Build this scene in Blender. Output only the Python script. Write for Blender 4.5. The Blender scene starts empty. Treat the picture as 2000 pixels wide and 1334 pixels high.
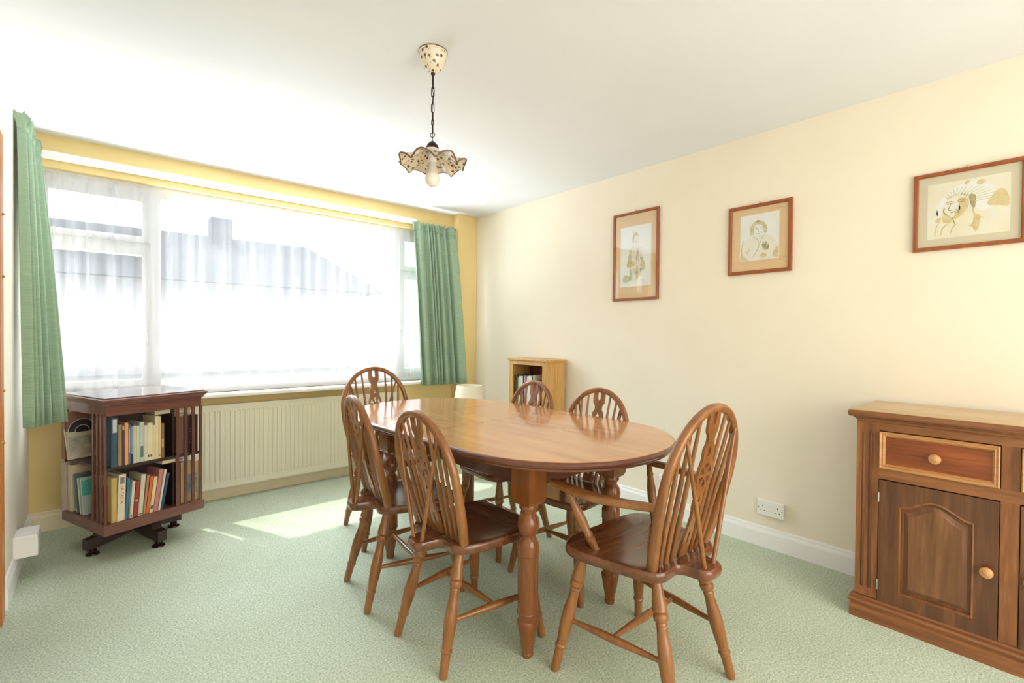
import bpy, bmesh, math, random
from mathutils import Vector, Matrix
random.seed(7)
PI = math.pi
scene = bpy.context.scene
COL = scene.collection

# ------------------------------------------------------------------ camera
CAMZ = 1.23
YAW, PIT, ROLL, FPX = 0.7141, -0.0122, 0.0088, 937.9
Fv = Vector((math.sin(YAW)*math.cos(PIT), math.cos(YAW)*math.cos(PIT), math.sin(PIT)))
Rv = Vector((math.cos(YAW), -math.sin(YAW), 0)); Uv = Rv.cross(Fv)
R2 = Rv*math.cos(ROLL)+Uv*math.sin(ROLL); U2 = Uv*math.cos(ROLL)-Rv*math.sin(ROLL)
cam_d = bpy.data.cameras.new('camera'); cam = bpy.data.objects.new('camera', cam_d); COL.objects.link(cam)
cam_d.sensor_width = 36.0; cam_d.lens = FPX/2000*36.0; cam_d.clip_start = 0.02; cam_d.clip_end = 200
cam.matrix_world = Matrix(((R2.x, U2.x, -Fv.x, 0), (R2.y, U2.y, -Fv.y, 0), (R2.z, U2.z, -Fv.z, CAMZ), (0, 0, 0, 1)))
scene.camera = cam

# ------------------------------------------------------------------ colour management and light
scene.view_settings.view_transform = 'Standard'; scene.view_settings.look = 'None'
scene.view_settings.gamma = 1.0; scene.view_settings.use_curve_mapping = False
EXPO = 1.12
scene.view_settings.exposure = EXPO
SKY_LOW, SKY_HIGH = 0.60, 2.6
world = bpy.data.worlds.new('world'); scene.world = world; world.use_nodes = True
nt = world.node_tree; nt.nodes.clear()
wo = nt.nodes.new('ShaderNodeOutputWorld'); bg = nt.nodes.new('ShaderNodeBackground')
tc = nt.nodes.new('ShaderNodeTexCoord'); sx = nt.nodes.new('ShaderNodeSeparateXYZ')
mr = nt.nodes.new('ShaderNodeMapRange'); mr.inputs['From Min'].default_value = 0.22; mr.inputs['From Max'].default_value = 0.75
mr.inputs['To Min'].default_value = SKY_LOW; mr.inputs['To Max'].default_value = SKY_HIGH
nt.links.new(tc.outputs['Generated'], sx.inputs[0]); nt.links.new(sx.outputs['Z'], mr.inputs['Value'])
bg.inputs['Color'].default_value = (0.96, 0.98, 1.0, 1)
nt.links.new(mr.outputs[0], bg.inputs['Strength']); nt.links.new(bg.outputs[0], wo.inputs['Surface'])

def lamp(name, kind, loc, energy, color=(1, 1, 1), target=None, size=None, sy=None, angle=None):
    d = bpy.data.lights.new(name, kind); d.energy = energy; d.color = color
    if size: d.size = size
    if sy: d.shape = 'RECTANGLE'; d.size_y = sy
    if angle: d.angle = angle
    o = bpy.data.objects.new(name, d); COL.objects.link(o); o.location = loc
    if target is not None:
        o.rotation_euler = (Vector(target)-Vector(loc)).to_track_quat('-Z', 'Y').to_euler()
    return o
# sun from outside the window wall, high and a little to the left
SUN_DIR = Vector((0.45, -1.0, -1.70)).normalized()
lamp('sun', 'SUN', (0, 8, 8), 2.2, (1.0, 0.96, 0.9), target=Vector((0, 8, 8))+SUN_DIR, angle=math.radians(0.8))
# daylight entering through the window, plus a fill lamp added at the rear opening
lamp('window_daylight', 'AREA', (0.9, 7.4, 4.1), 290, (0.76, 0.89, 1.0), target=(1.3, 3.0, 0.9), size=6.0, sy=2.4)
lamp('ground_bounce_daylight', 'AREA', (1.2, 4.80, 0.15), 210, (0.92, 0.96, 1.0), target=(1.3, 3.1, 2.3), size=3.2, sy=0.8)
lamp('rear_fill', 'AREA', (1.1, -1.75, 1.3), 38, (1.0, 0.89, 0.77), target=(0.5, 3.0, 1.7), size=2.8, sy=2.1)  # unseen fill lamp added behind the camera to brighten the room

# ------------------------------------------------------------------ helpers
def tag(o, label=None, cat=None, group=None, kind=None):
    if label: o['label'] = label
    if cat: o['category'] = cat
    if group: o['group'] = group
    if kind: o['kind'] = kind
    return o
def empty(name, loc=(0, 0, 0), rz=0.0, label=None, cat=None, group=None):
    o = bpy.data.objects.new(name, None); COL.objects.link(o); o.location = loc; o.rotation_euler = (0, 0, rz)
    o.empty_display_size = 0.1
    return tag(o, label, cat, group)
def link(name, me, mats, parent=None, smooth=False):
    o = bpy.data.objects.new(name, me); COL.objects.link(o)
    for m in (mats if isinstance(mats, (list, tuple)) else [mats]): me.materials.append(m)
    if parent: o.parent = parent
    if smooth:
        for p in me.polygons: p.use_smooth = True
    return o
class MB:
    def __init__(s): s.bm = bmesh.new()
    def face(s, vs, mi=0):
        try:
            f = s.bm.faces.new(vs); f.material_index = mi; return f
        except ValueError: return None
    def box(s, a, b, mi=0, M=None, bev=0.0):
        x0, y0, z0 = a; x1, y1, z1 = b
        if bev > 0:
            t = bmesh.new(); bmesh.ops.create_cube(t, size=1)
            for v in t.verts: v.co = Vector(((v.co.x+.5)*(x1-x0)+x0, (v.co.y+.5)*(y1-y0)+y0, (v.co.z+.5)*(z1-z0)+z0))
            bmesh.ops.bevel(t, geom=list(t.edges)+list(t.verts), offset=bev, segments=2, affect='EDGES', profile=0.5)
            mp = {}
            for v in t.verts: mp[v] = s.bm.verts.new(M @ v.co if M else v.co)
            for f in t.faces: s.face([mp[v] for v in f.verts], mi)
            t.free(); return s
        c = [(x0, y0, z0), (x1, y0, z0), (x1, y1, z0), (x0, y1, z0), (x0, y0, z1), (x1, y0, z1), (x1, y1, z1), (x0, y1, z1)]
        v = [s.bm.verts.new(M @ Vector(p) if M else Vector(p)) for p in c]
        for q in ((0, 3, 2, 1), (4, 5, 6, 7), (0, 1, 5, 4), (1, 2, 6, 5), (2, 3, 7, 6), (3, 0, 4, 7)): s.face([v[i] for i in q], mi)
        return s
    def loft(s, rings, cap=True, closed=True, mi=0, loop=False):
        vr = [[s.bm.verts.new(Vector(p)) for p in r] for r in rings]
        n = len(vr[0]); m = len(vr)
        for i in range(m if loop else m-1):
            a, b = vr[i], vr[(i+1) % m]
            for j in range(n if closed else n-1):
                k = (j+1) % n; s.face([a[j], a[k], b[k], b[j]], mi)
        if cap and closed and not loop:
            s.face(list(reversed(vr[0])), mi); s.face(vr[-1], mi)
        return s
    def turned(s, p0, p1, prof, n=20, mi=0):
        p0 = Vector(p0); p1 = Vector(p1); d = p1-p0; q = d.normalized()
        ax = q.orthogonal().normalized(); ay = q.cross(ax)
        rings = []
        for t, r in prof:
            c = p0+d*t
            rings.append([c+(ax*math.cos(2*PI*j/n)+ay*math.sin(2*PI*j/n))*r for j in range(n)])
        return s.loft(rings, mi=mi)
    def sweep(s, path, a, b, up=Vector((0, 1, 0)), n=12, cap=True, mi=0, sq=2.0):
        # path of Vectors; section half sizes a (in the path's side direction) and b (along up); a, b may be lists
        P = [Vector(p) for p in path]; m = len(P); rings = []
        for i in range(m):
            t = (P[min(i+1, m-1)]-P[max(i-1, 0)]).normalized()
            u = (up - t*up.dot(t)).normalized(); w = t.cross(u)
            aa = a[i] if isinstance(a, list) else a; bb = b[i] if isinstance(b, list) else b
            r = []
            for j in range(n):
                c, sn = math.cos(2*PI*j/n), math.sin(2*PI*j/n)
                c = math.copysign(abs(c)**(2/sq), c); sn = math.copysign(abs(sn)**(2/sq), sn)
                r.append(P[i]+w*aa*c+u*bb*sn)
            rings.append(r)
        return s.loft(rings, cap=cap, mi=mi)
    def prism(s, pts, z0, z1, mi=0, M=None):
        a = [s.bm.verts.new(M @ Vector((x, y, z0)) if M else Vector((x, y, z0))) for x, y in pts]
        b = [s.bm.verts.new(M @ Vector((x, y, z1)) if M else Vector((x, y, z1))) for x, y in pts]
        n = len(pts)
        for i in range(n): s.face([a[i], a[(i+1) % n], b[(i+1) % n], b[i]], mi)
        s.face(list(reversed(a)), mi); s.face(b, mi); return s
    def build(s, name, mats, parent=None, smooth=False, angle=None):
        bmesh.ops.recalc_face_normals(s.bm, faces=s.bm.faces)
        me = bpy.data.meshes.new(name)
        if smooth:
            lim = math.radians(angle or 38)
            for f in s.bm.faces: f.smooth = True
            for e in s.bm.edges:
                if len(e.link_faces) == 2 and e.calc_face_angle(0) > lim: e.smooth = False
        s.bm.to_mesh(me); s.bm.free()
        return link(name, me, mats, parent)
def catmull(pts, k=6, closed=True):
    n = len(pts); out = []
    rng = range(n) if closed else range(n-1)
    for i in rng:
        g = lambda j: Vector(pts[j % n]) if closed else Vector(pts[max(0, min(n-1, j))])
        p0, p1, p2, p3 = g(i-1), g(i), g(i+1), g(i+2)
        for q in range(k):
            t = q/k
            out.append(0.5*((2*p1)+(-p0+p2)*t+(2*p0-5*p1+4*p2-p3)*t*t+(-p0+3*p1-3*p2+p3)*t**3))
    if not closed: out.append(Vector(pts[-1]))
    return out
def interp(tab, x):
    for (a, va), (b, vb) in zip(tab, tab[1:]):
        if x <= b:
            return va+(vb-va)*max(0, (x-a))/(b-a)
    return tab[-1][1]
def curve_plate(outline, holes, thick):
    """a flat plate with holes in the x,z plane (thickness along y) as a mesh"""
    cu = bpy.data.curves.new('plate', 'CURVE'); cu.dimensions = '2D'; cu.fill_mode = 'BOTH'; cu.extrude = thick/2
    for pts in [outline]+holes:
        sp = cu.splines.new('POLY'); sp.points.add(len(pts)-1); sp.use_cyclic_u = True
        for i, (x, y) in enumerate(pts): sp.points[i].co = (x, y, 0, 1)
    o = bpy.data.objects.new('plate', cu); COL.objects.link(o)
    dg = bpy.context.evaluated_depsgraph_get(); me = bpy.data.meshes.new_from_object(o.evaluated_get(dg))
    bpy.data.objects.remove(o); bpy.data.curves.remove(cu)
    for v in me.vertices: x, y, z = v.co; v.co = (x, z, y)
    return me
def text_mesh(body, size, extrude=0.0003, spacing=1.0):
    cu = bpy.data.curves.new('txt', 'FONT'); cu.body = body; cu.size = size; cu.extrude = extrude
    cu.align_x = 'CENTER'; cu.align_y = 'CENTER'; cu.space_character = spacing
    o = bpy.data.objects.new('txt', cu); COL.objects.link(o)
    dg = bpy.context.evaluated_depsgraph_get(); me = bpy.data.meshes.new_from_object(o.evaluated_get(dg))
    bpy.data.objects.remove(o); bpy.data.curves.remove(cu)
    return me

# ------------------------------------------------------------------ materials
def srgb(r, g, b):
    f = lambda c: (c/255/12.92 if c/255 <= 0.04045 else ((c/255+0.055)/1.055)**2.4)
    return (f(r), f(g), f(b), 1)
def mat(name, col, rough=0.5, spec=0.5, metal=0.0, coat=0.0, emit=None):
    m = bpy.data.materials.new(name); m.use_nodes = True; b = m.node_tree.nodes['Principled BSDF']
    b.inputs['Base Color'].default_value = col; b.inputs['Roughness'].default_value = rough
    b.inputs['Specular IOR Level'].default_value = spec; b.inputs['Metallic'].default_value = metal
    b.inputs['Coat Weight'].default_value = coat; b.inputs['Coat Roughness'].default_value = 0.12
    return m
def noise_mat(name, c1, c2, scale=(1, 1, 1), nscale=5, detail=6, rough=0.5, spec=0.5, coat=0.0, lo=0.3, hi=0.7, bump=0.0, distort=0.0, coord='Object', bdist=0.002):
    m = mat(name, c1, rough, spec, 0, coat); t = m.node_tree; b = t.nodes['Principled BSDF']
    co = t.nodes.new('ShaderNodeTexCoord'); mp = t.nodes.new('ShaderNodeMapping'); mp.inputs['Scale'].default_value = scale
    n = t.nodes.new('ShaderNodeTexNoise'); n.inputs['Scale'].default_value = nscale; n.inputs['Detail'].default_value = detail
    n.inputs['Distortion'].default_value = distort
    r = t.nodes.new('ShaderNodeValToRGB'); r.color_ramp.elements[0].position = lo; r.color_ramp.elements[1].position = hi
    r.color_ramp.elements[0].color = c1; r.color_ramp.elements[1].color = c2
    t.links.new(co.outputs[coord], mp.inputs[0]); t.links.new(mp.outputs[0], n.inputs['Vector'])
    t.links.new(n.outputs['Fac'], r.inputs[0]); t.links.new(r.outputs[0], b.inputs['Base Color'])
    if bump:
        bp = t.nodes.new('ShaderNodeBump'); bp.inputs['Strength'].default_value = bump; bp.inputs['Distance'].default_value = bdist
        t.links.new(n.outputs['Fac'], bp.inputs['Height']); t.links.new(bp.outputs[0], b.inputs['Normal'])
    return m
def wood(name, c1, c2, c3=None, axis='Z', rough=0.35, coat=0.2, ring=5.0, stretch=14.0, fine=0.35, warp=0.6, det=5):
    """grain running along an axis: stretched noise streaks plus broad tone"""
    m = mat(name, c1, rough, 0.5, 0, coat); t = m.node_tree; b = t.nodes['Principled BSDF']
    co = t.nodes.new('ShaderNodeTexCoord'); mp = t.nodes.new('ShaderNodeMapping')
    k = {'X': (1/stretch*4, 4, 4), 'Y': (4, 1/stretch*4, 4), 'Z': (4, 4, 1/stretch*4)}[axis]
    mp.inputs['Scale'].default_value = k
    n = t.nodes.new('ShaderNodeTexNoise'); n.inputs['Scale'].default_value = ring; n.inputs['Detail'].default_value = det; n.inputs['Roughness'].default_value = 0.62; n.inputs['Distortion'].default_value = warp
    n2 = t.nodes.new('ShaderNodeTexNoise'); n2.inputs['Scale'].default_value = ring*7; n2.inputs['Detail'].default_value = 3
    r = t.nodes.new('ShaderNodeValToRGB'); e = r.color_ramp.elements
    e[0].position = 0.30; e[0].color = c1; e[1].position = 0.70; e[1].color = c2
    if c3: x = e.new(0.5); x.color = c3
    mx = t.nodes.new('ShaderNodeMixRGB'); mx.blend_type = 'MULTIPLY'; mx.inputs[0].default_value = fine
    r2 = t.nodes.new('ShaderNodeValToRGB'); r2.color_ramp.elements[0].position = 0.35; r2.color_ramp.elements[0].color = (0.45, 0.45, 0.45, 1); r2.color_ramp.elements[1].position = 0.6
    t.links.new(co.outputs['Object'], mp.inputs[0]); t.links.new(mp.outputs[0], n.inputs['Vector']); t.links.new(mp.outputs[0], n2.inputs['Vector'])
    t.links.new(n.outputs['Fac'], r.inputs[0]); t.links.new(n2.outputs['Fac'], r2.inputs[0])
    t.links.new(r.outputs[0], mx.inputs[1]); t.links.new(r2.outputs[0], mx.inputs[2]); t.links.new(mx.outputs[0], b.inputs['Base Color'])
    return m

M = {}
M['wall'] = noise_mat('cream_wall_paint', srgb(248, 240, 222), srgb(246, 237, 217), nscale=3, rough=0.75, spec=0.2, bump=0.05)
M['wall_deep'] = noise_mat('deep_yellow_wall', srgb(240, 216, 156), srgb(236, 210, 148), nscale=3, rough=0.7, spec=0.25, bump=0.05)  # deeper yellow on the window wall and pier than on the side walls
M['ceiling'] = noise_mat('ceiling_paint', srgb(240, 242, 247), srgb(237, 239, 244), nscale=2, rough=0.9, spec=0.1)
M['skirt'] = noise_mat('white_gloss_paint', srgb(252, 252, 252), srgb(250, 249, 248), nscale=4, rough=0.35, spec=0.4)
M['skirt_shaded'] = noise_mat('white_gloss_shade_tone', srgb(240, 226, 196), srgb(236, 221, 190), nscale=4, rough=0.4, spec=0.4)  # skirting below the window: its shade tone is put into the gloss colour
M['frame_white'] = noise_mat('window_frame_paint', srgb(240, 240, 242), srgb(236, 236, 238), nscale=4, rough=0.35, spec=0.4)
M['sill'] = noise_mat('sill_paint', srgb(246, 243, 236), srgb(240, 236, 228), nscale=4, rough=0.3, spec=0.5)
M['carpet'] = noise_mat('green_carpet', srgb(158, 176, 148), srgb(222, 230, 212), nscale=130, detail=4, rough=1.0, spec=0.05, lo=0.28, hi=0.66, bump=0.7, bdist=0.004)
# broad worn tone over the carpet pile
_t = M['carpet'].node_tree; _b = _t.nodes['Principled BSDF']; _l = _b.inputs['Base Color'].links[0].from_socket
_n = _t.nodes.new('ShaderNodeTexNoise'); _n.inputs['Scale'].default_value = 2.2; _n.inputs['Detail'].default_value = 5
_r = _t.nodes.new('ShaderNodeValToRGB'); _r.color_ramp.elements[0].position = 0.3; _r.color_ramp.elements[0].color = (0.90, 0.90, 0.86, 1); _r.color_ramp.elements[1].position = 0.7
_m = _t.nodes.new('ShaderNodeMixRGB'); _m.blend_type = 'MULTIPLY'; _m.inputs[0].default_value = 1
_co = _t.nodes.new('ShaderNodeTexCoord'); _t.links.new(_co.outputs['Object'], _n.inputs['Vector'])
_t.links.new(_n.outputs['Fac'], _r.inputs[0]); _t.links.new(_l, _m.inputs[1]); _t.links.new(_r.outputs[0], _m.inputs[2]); _t.links.new(_m.outputs[0], _b.inputs['Base Color'])
M['radiator'] = noise_mat('radiator_enamel', srgb(236, 230, 208), srgb(232, 226, 203), nscale=3, rough=0.35, spec=0.4)
M['chair'] = wood('chair_wood', srgb(128, 78, 38), srgb(166, 110, 58), axis='Z', rough=0.3, coat=0.35, ring=6)
M['chair_h'] = wood('chair_seat_wood', srgb(88, 48, 28), srgb(132, 80, 48), axis='X', rough=0.22, coat=0.5, ring=6)
M['chair_dk'] = wood('worn_chair_wood', srgb(140, 84, 50), srgb(172, 112, 72), axis='Z', rough=0.32, coat=0.3, ring=6)
M['table_top'] = wood('table_top_veneer', srgb(190, 122, 68), srgb(222, 160, 104), srgb(206, 142, 86), axis='Y', rough=0.17, coat=0.5, ring=2.2, stretch=8, fine=0.0, warp=0.2, det=2.5)
M['table_dk'] = wood('table_stained_wood', srgb(92, 50, 34), srgb(122, 70, 48), axis='Y', rough=0.28, coat=0.4, ring=5)
M['table_leg'] = wood('table_leg_wood', srgb(116, 64, 28), srgb(152, 90, 42), axis='Z', rough=0.25, coat=0.45, ring=5)
M['mahog'] = wood('mahogany', srgb(104, 60, 50), srgb(138, 88, 74), axis='X', rough=0.35, coat=0.3, ring=5)
M['mahog_z'] = wood('mahogany_upright', srgb(98, 56, 46), srgb(130, 82, 68), axis='Z', rough=0.35, coat=0.3, ring=5)
M['mahog_dk'] = wood('dark_mahogany', srgb(48, 32, 30), srgb(70, 48, 44), axis='X', rough=0.4, coat=0.2, ring=5)
M['oak'] = wood('light_oak', srgb(204, 154, 84), srgb(226, 180, 112), axis='Z', rough=0.45, coat=0.1, ring=6)
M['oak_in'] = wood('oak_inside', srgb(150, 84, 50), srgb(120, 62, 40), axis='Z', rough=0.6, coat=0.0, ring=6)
M['pine'] = wood('sideboard_pine', srgb(116, 68, 38), srgb(166, 108, 62), srgb(142, 88, 50), axis='Z', rough=0.42, coat=0.12, ring=5)
M['pine_h'] = wood('sideboard_pine_rail', srgb(112, 66, 38), srgb(166, 108, 64), axis='Y', rough=0.42, coat=0.12, ring=5)
M['pine_dk'] = wood('sideboard_door_pine', srgb(78, 46, 30), srgb(138, 88, 52), srgb(104, 64, 38), axis='Z', rough=0.42, coat=0.15, ring=4)
M['pine_red'] = wood('drawer_front_pine', srgb(124, 58, 24), srgb(176, 92, 44), srgb(146, 74, 34), axis='Y', rough=0.4, coat=0.15, ring=4)
M['pine_lt'] = wood('drawer_moulding_pine', srgb(190, 134, 78), srgb(210, 156, 100), axis='Y', rough=0.4, coat=0.15, ring=5)
M['pine_top'] = wood('sideboard_top_pine', srgb(196, 160, 108), srgb(216, 182, 132), axis='Y', rough=0.35, coat=0.2, ring=3)
M['knob'] = wood('knob_wood', srgb(196, 138, 84), srgb(216, 162, 110), axis='Z', rough=0.3, coat=0.4, ring=8)
M['door_wood'] = wood('door_frame_wood', srgb(196, 116, 50), srgb(214, 138, 70), axis='Z', rough=0.4, coat=0.2, ring=5)
M['brass'] = mat('brass', srgb(190, 170, 110), 0.3, 0.5, 1.0)
M['iron'] = mat('dark_bronze', srgb(62, 48, 42), 0.35, 0.5, 0.8)
M['steel'] = mat('steel', srgb(190, 190, 185), 0.3, 0.5, 1.0)
M['plastic'] = mat('white_plastic', srgb(246, 244, 242), 0.35, 0.5)
M['slot'] = mat('socket_slot', srgb(70, 62, 58), 0.8)
M['frame_pic'] = wood('picture_frame_wood', srgb(150, 76, 34), srgb(172, 96, 48), axis='Z', rough=0.4, coat=0.15, ring=8)
M['mount_peach'] = noise_mat('peach_mount', srgb(244, 208, 160), srgb(240, 202, 152), nscale=4, rough=0.9, spec=0.1)
M['mount_cream'] = noise_mat('cream_mount', srgb(230, 218, 190), srgb(226, 213, 184), nscale=4, rough=0.9, spec=0.1)
M['paper_w'] = noise_mat('drawing_paper', srgb(252, 251, 248), srgb(248, 246, 241), nscale=9, rough=0.9, spec=0.1)
M['paper_c'] = noise_mat('drawing_paper_cream', srgb(250, 244, 226), srgb(246, 236, 210), nscale=9, rough=0.9, spec=0.1)
M['wash1'] = noise_mat('ochre_wash', srgb(222, 196, 134), srgb(240, 222, 176), nscale=40, rough=0.95, spec=0.05)
M['wash2'] = noise_mat('olive_wash', srgb(186, 176, 128), srgb(234, 228, 200), nscale=40, rough=0.95, spec=0.05)
M['wash3'] = noise_mat('pale_wash', srgb(244, 238, 222), srgb(248, 244, 234), nscale=30, rough=0.95, spec=0.05)
M['ink'] = noise_mat('sepia_line', srgb(166, 146, 98), srgb(196, 178, 134), nscale=60, rough=0.95, spec=0.05)
M['bulb'] = mat('opal_bulb', srgb(246, 240, 230), 0.25, 0.5)
M['shade_lamp'] = noise_mat('lampshade_card', srgb(252, 244, 224), srgb(248, 238, 214), nscale=6, rough=0.8, spec=0.1)
M['page'] = noise_mat('book_pages', srgb(232, 220, 190), srgb(214, 200, 168), scale=(1, 1, 1), nscale=60, rough=0.95, spec=0.05)

def fabric(name, c1, c2):
    m = noise_mat(name, c1, c2, scale=(1, 1, 30), nscale=14, detail=5, rough=0.8, spec=0.2, lo=0.35, hi=0.7)
    return m
M['curtain'] = fabric('green_curtain_fabric', srgb(142, 168, 142), srgb(166, 188, 160))

def ceramic():
    """cream ceramic with scattered brown flowers (distance to voronoi cells makes petals)"""
    m = mat('patterned_ceramic', srgb(238, 226, 206), 0.18, 0.5, 0, 0.3); t = m.node_tree; b = t.nodes['Principled BSDF']
    co = t.nodes.new('ShaderNodeTexCoord')
    vo = t.nodes.new('ShaderNodeTexVoronoi'); vo.inputs['Scale'].default_value = 50; vo.inputs['Randomness'].default_value = 0.55
    nz = t.nodes.new('ShaderNodeTexNoise'); nz.inputs['Scale'].default_value = 210; nz.inputs['Detail'].default_value = 1
    ad = t.nodes.new('ShaderNodeMath'); ad.operation = 'MULTIPLY_ADD'; ad.inputs[1].default_value = 0.5; 
    r = t.nodes.new('ShaderNodeValToRGB'); r.color_ramp.interpolation = 'EASE'; e = r.color_ramp.elements
    e[0].position = 0.53; e[0].color = srgb(104, 74, 50); e[1].position = 0.63; e[1].color = srgb(240, 226, 204)
    t.links.new(co.outputs['Object'], vo.inputs['Vector']); t.links.new(co.outputs['Object'], nz.inputs['Vector'])
    t.links.new(nz.outputs['Fac'], ad.inputs[0]); t.links.new(vo.outputs['Distance'], ad.inputs[2])
    t.links.new(ad.outputs[0], r.inputs[0]); t.links.new(r.outputs[0], b.inputs['Base Color'])
    return m
M['ceramic'] = ceramic()
M['rim'] = noise_mat('brown_rim_glaze', srgb(92, 70, 56), srgb(128, 98, 74), nscale=40, rough=0.2, spec=0.5)

def glass_mat(name='window_glass'):
    m = bpy.data.materials.new(name); m.use_nodes = True; t = m.node_tree; t.nodes.clear()
    o = t.nodes.new('ShaderNodeOutputMaterial'); tr = t.nodes.new('ShaderNodeBsdfTransparent'); gl = t.nodes.new('ShaderNodeBsdfGlossy')
    gl.inputs['Roughness'].default_value = 0.02; tr.inputs[0].default_value = (0.97, 0.98, 0.98, 1)
    lw = t.nodes.new('ShaderNodeLayerWeight'); lw.inputs[0].default_value = 0.5
    pw = t.nodes.new('ShaderNodeMath'); pw.operation = 'POWER'; pw.inputs[1].default_value = 5.0; t.links.new(lw.outputs['Facing'], pw.inputs[0])
    fr = t.nodes.new('ShaderNodeMath'); fr.operation = 'MULTIPLY_ADD'; fr.inputs[1].default_value = 0.55; fr.inputs[2].default_value = 0.015; t.links.new(pw.outputs[0], fr.inputs[0])
    mx = t.nodes.new('ShaderNodeMixShader')
    t.links.new(fr.outputs[0], mx.inputs[0]); t.links.new(tr.outputs[0], mx.inputs[1]); t.links.new(gl.outputs[0], mx.inputs[2]); t.links.new(mx.outputs[0], o.inputs[0])
    return m
M['glass'] = glass_mat()
M['pic_glass'] = glass_mat('picture_glass')
_t = M['pic_glass'].node_tree
for l_ in list(_t.links):
    if l_.to_node.type == 'MIX_SHADER' and l_.to_socket.name == 'Fac': _t.links.remove(l_)
[n_ for n_ in _t.nodes if n_.type == 'MIX_SHADER'][0].inputs[0].default_value = 0.05
def net_mat(name, opac):
    m = bpy.data.materials.new(name); m.use_nodes = True; t = m.node_tree; t.nodes.clear()
    o = t.nodes.new('ShaderNodeOutputMaterial'); tr = t.nodes.new('ShaderNodeBsdfTransparent')
    df = t.nodes.new('ShaderNodeBsdfDiffuse'); tl = t.nodes.new('ShaderNodeBsdfTranslucent')
    df.inputs[0].default_value = (0.50, 0.50, 0.51, 1); tl.inputs[0].default_value = (0.50, 0.50, 0.51, 1)
    m1 = t.nodes.new('ShaderNodeMixShader'); m1.inputs[0].default_value = 0.5
    m2 = t.nodes.new('ShaderNodeMixShader')
    co = t.nodes.new('ShaderNodeTexCoord'); mp = t.nodes.new('ShaderNodeMapping'); mp.inputs['Scale'].default_value = (16, 1, 0.5)
    n = t.nodes.new('ShaderNodeTexNoise'); n.inputs['Scale'].default_value = 1.0; n.inputs['Detail'].default_value = 3
    mr_ = t.nodes.new('ShaderNodeMapRange'); mr_.inputs['From Min'].default_value = 0.3; mr_.inputs['From Max'].default_value = 0.7
    mr_.inputs['To Min'].default_value = opac-0.11; mr_.inputs['To Max'].default_value = opac+0.11
    t.links.new(co.outputs['Object'], mp.inputs[0]); t.links.new(mp.outputs[0], n.inputs['Vector']); t.links.new(n.outputs['Fac'], mr_.inputs[0])
    t.links.new(mr_.outputs[0], m2.inputs[0])
    t.links.new(df.outputs[0], m1.inputs[1]); t.links.new(tl.outputs[0], m1.inputs[2])
    t.links.new(tr.outputs[0], m2.inputs[1]); t.links.new(m1.outputs[0], m2.inputs[2]); t.links.new(m2.outputs[0], o.inputs[0])
    return m
M['net'] = net_mat('net_curtain_voile', 0.36)

# ------------------------------------------------------------------ room shell
XR, YW, XL, YB, HC = 2.979, 4.114, -0.31, -1.6, 2.443
T = 0.12
def struct(name, mb, m, parent=None):
    o = mb.build(name, m, parent)
    if parent is None: o['kind'] = 'structure'
    return o
struct('floor', MB().box((XL-T-1.3, YB-T, -0.1), (XR+T, YW+T+0.06, 0)), M['carpet'])
struct('ceiling', MB().box((XL-T-1.3, YB-T, HC), (XR+T, YW+T+0.06, HC+0.12)), M['ceiling'])
struct('wall_right', MB().box((XR, YB-T, 0), (XR+T, YW+T+0.06, HC)), M['wall'])
# window wall: below the sill, band above, and the two piers
WX0, WX1, WZ0, WZ1 = -0.30, 2.74, 0.79, 2.245
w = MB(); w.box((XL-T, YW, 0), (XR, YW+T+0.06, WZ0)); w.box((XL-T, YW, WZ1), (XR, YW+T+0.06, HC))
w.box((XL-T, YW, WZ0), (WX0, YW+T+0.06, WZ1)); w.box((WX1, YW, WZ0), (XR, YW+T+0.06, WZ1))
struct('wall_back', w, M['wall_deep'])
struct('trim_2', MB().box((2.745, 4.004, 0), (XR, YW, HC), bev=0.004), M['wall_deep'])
# left wall: short piece next to the window, then the doorway, then on towards the camera side
w = MB(); w.box((XL-T, 2.945, 0), (XL, YW, HC)); w.box((XL-T, 2.0, 2.04), (XL, 2.945, HC)); w.box((XL-T, YB, 0), (XL, 2.0, HC))
struct('wall_left', w, M['wall'])
# wall behind the camera with a wide glazed opening added for fill light
w = MB(); w.box((XL-T, YB-T, 0), (0.0, YB, HC)); w.box((2.7, YB-T, 0), (XR, YB, HC)); w.box((0.0, YB-T, 2.2), (2.7, YB, HC)); w.box((0.0, YB-T, 0), (2.7, YB, 0.15))
struct('wall_front', w, M['wall'])
# hallway beyond the left doorway
w = MB(); w.box((XL-T-1.3, 1.6, 0), (XL-T-1.2, 3.6, HC)); w.box((XL-T-1.2, 1.6, 0), (XL-T, 1.7, HC)); w.box((XL-T-1.2, 3.5, 0), (XL-T, 3.6, HC))
struct('wall_hall', w, M['wall'])
# skirting boards with a rounded top edge
def skirt(name, p0, p1, nrm, m, h=0.12, t=0.016):
    p0 = Vector(p0); p1 = Vector(p1); nv = Vector(nrm)
    prof = [(0, 0), (t, 0), (t, h*0.72), (t*0.8, h*0.80), (t*0.55, h*0.86), (t*0.5, h*0.95), (t*0.3, h), (0, h)]
    rings = [[p+nv*a+Vector((0, 0, b)) for a, b in prof] for p in (p0, p1)]
    struct(name, MB().loft(rings), m)
skirt('baseboard_right', (XR, YB, 0), (XR, 4.0, 0), (-1, 0, 0), M['skirt'])
skirt('baseboard_back', (XL, YW, 0), (2.745, YW, 0), (0, -1, 0), M['skirt_shaded'])
skirt('baseboard_left', (XL, 3.040, 0), (XL, YW-0.02, 0), (1, 0, 0), M['skirt'])
skirt('baseboard_front', (2.7, YB, 0), (XR, YB, 0), (0, 1, 0), M['skirt'])
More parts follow.
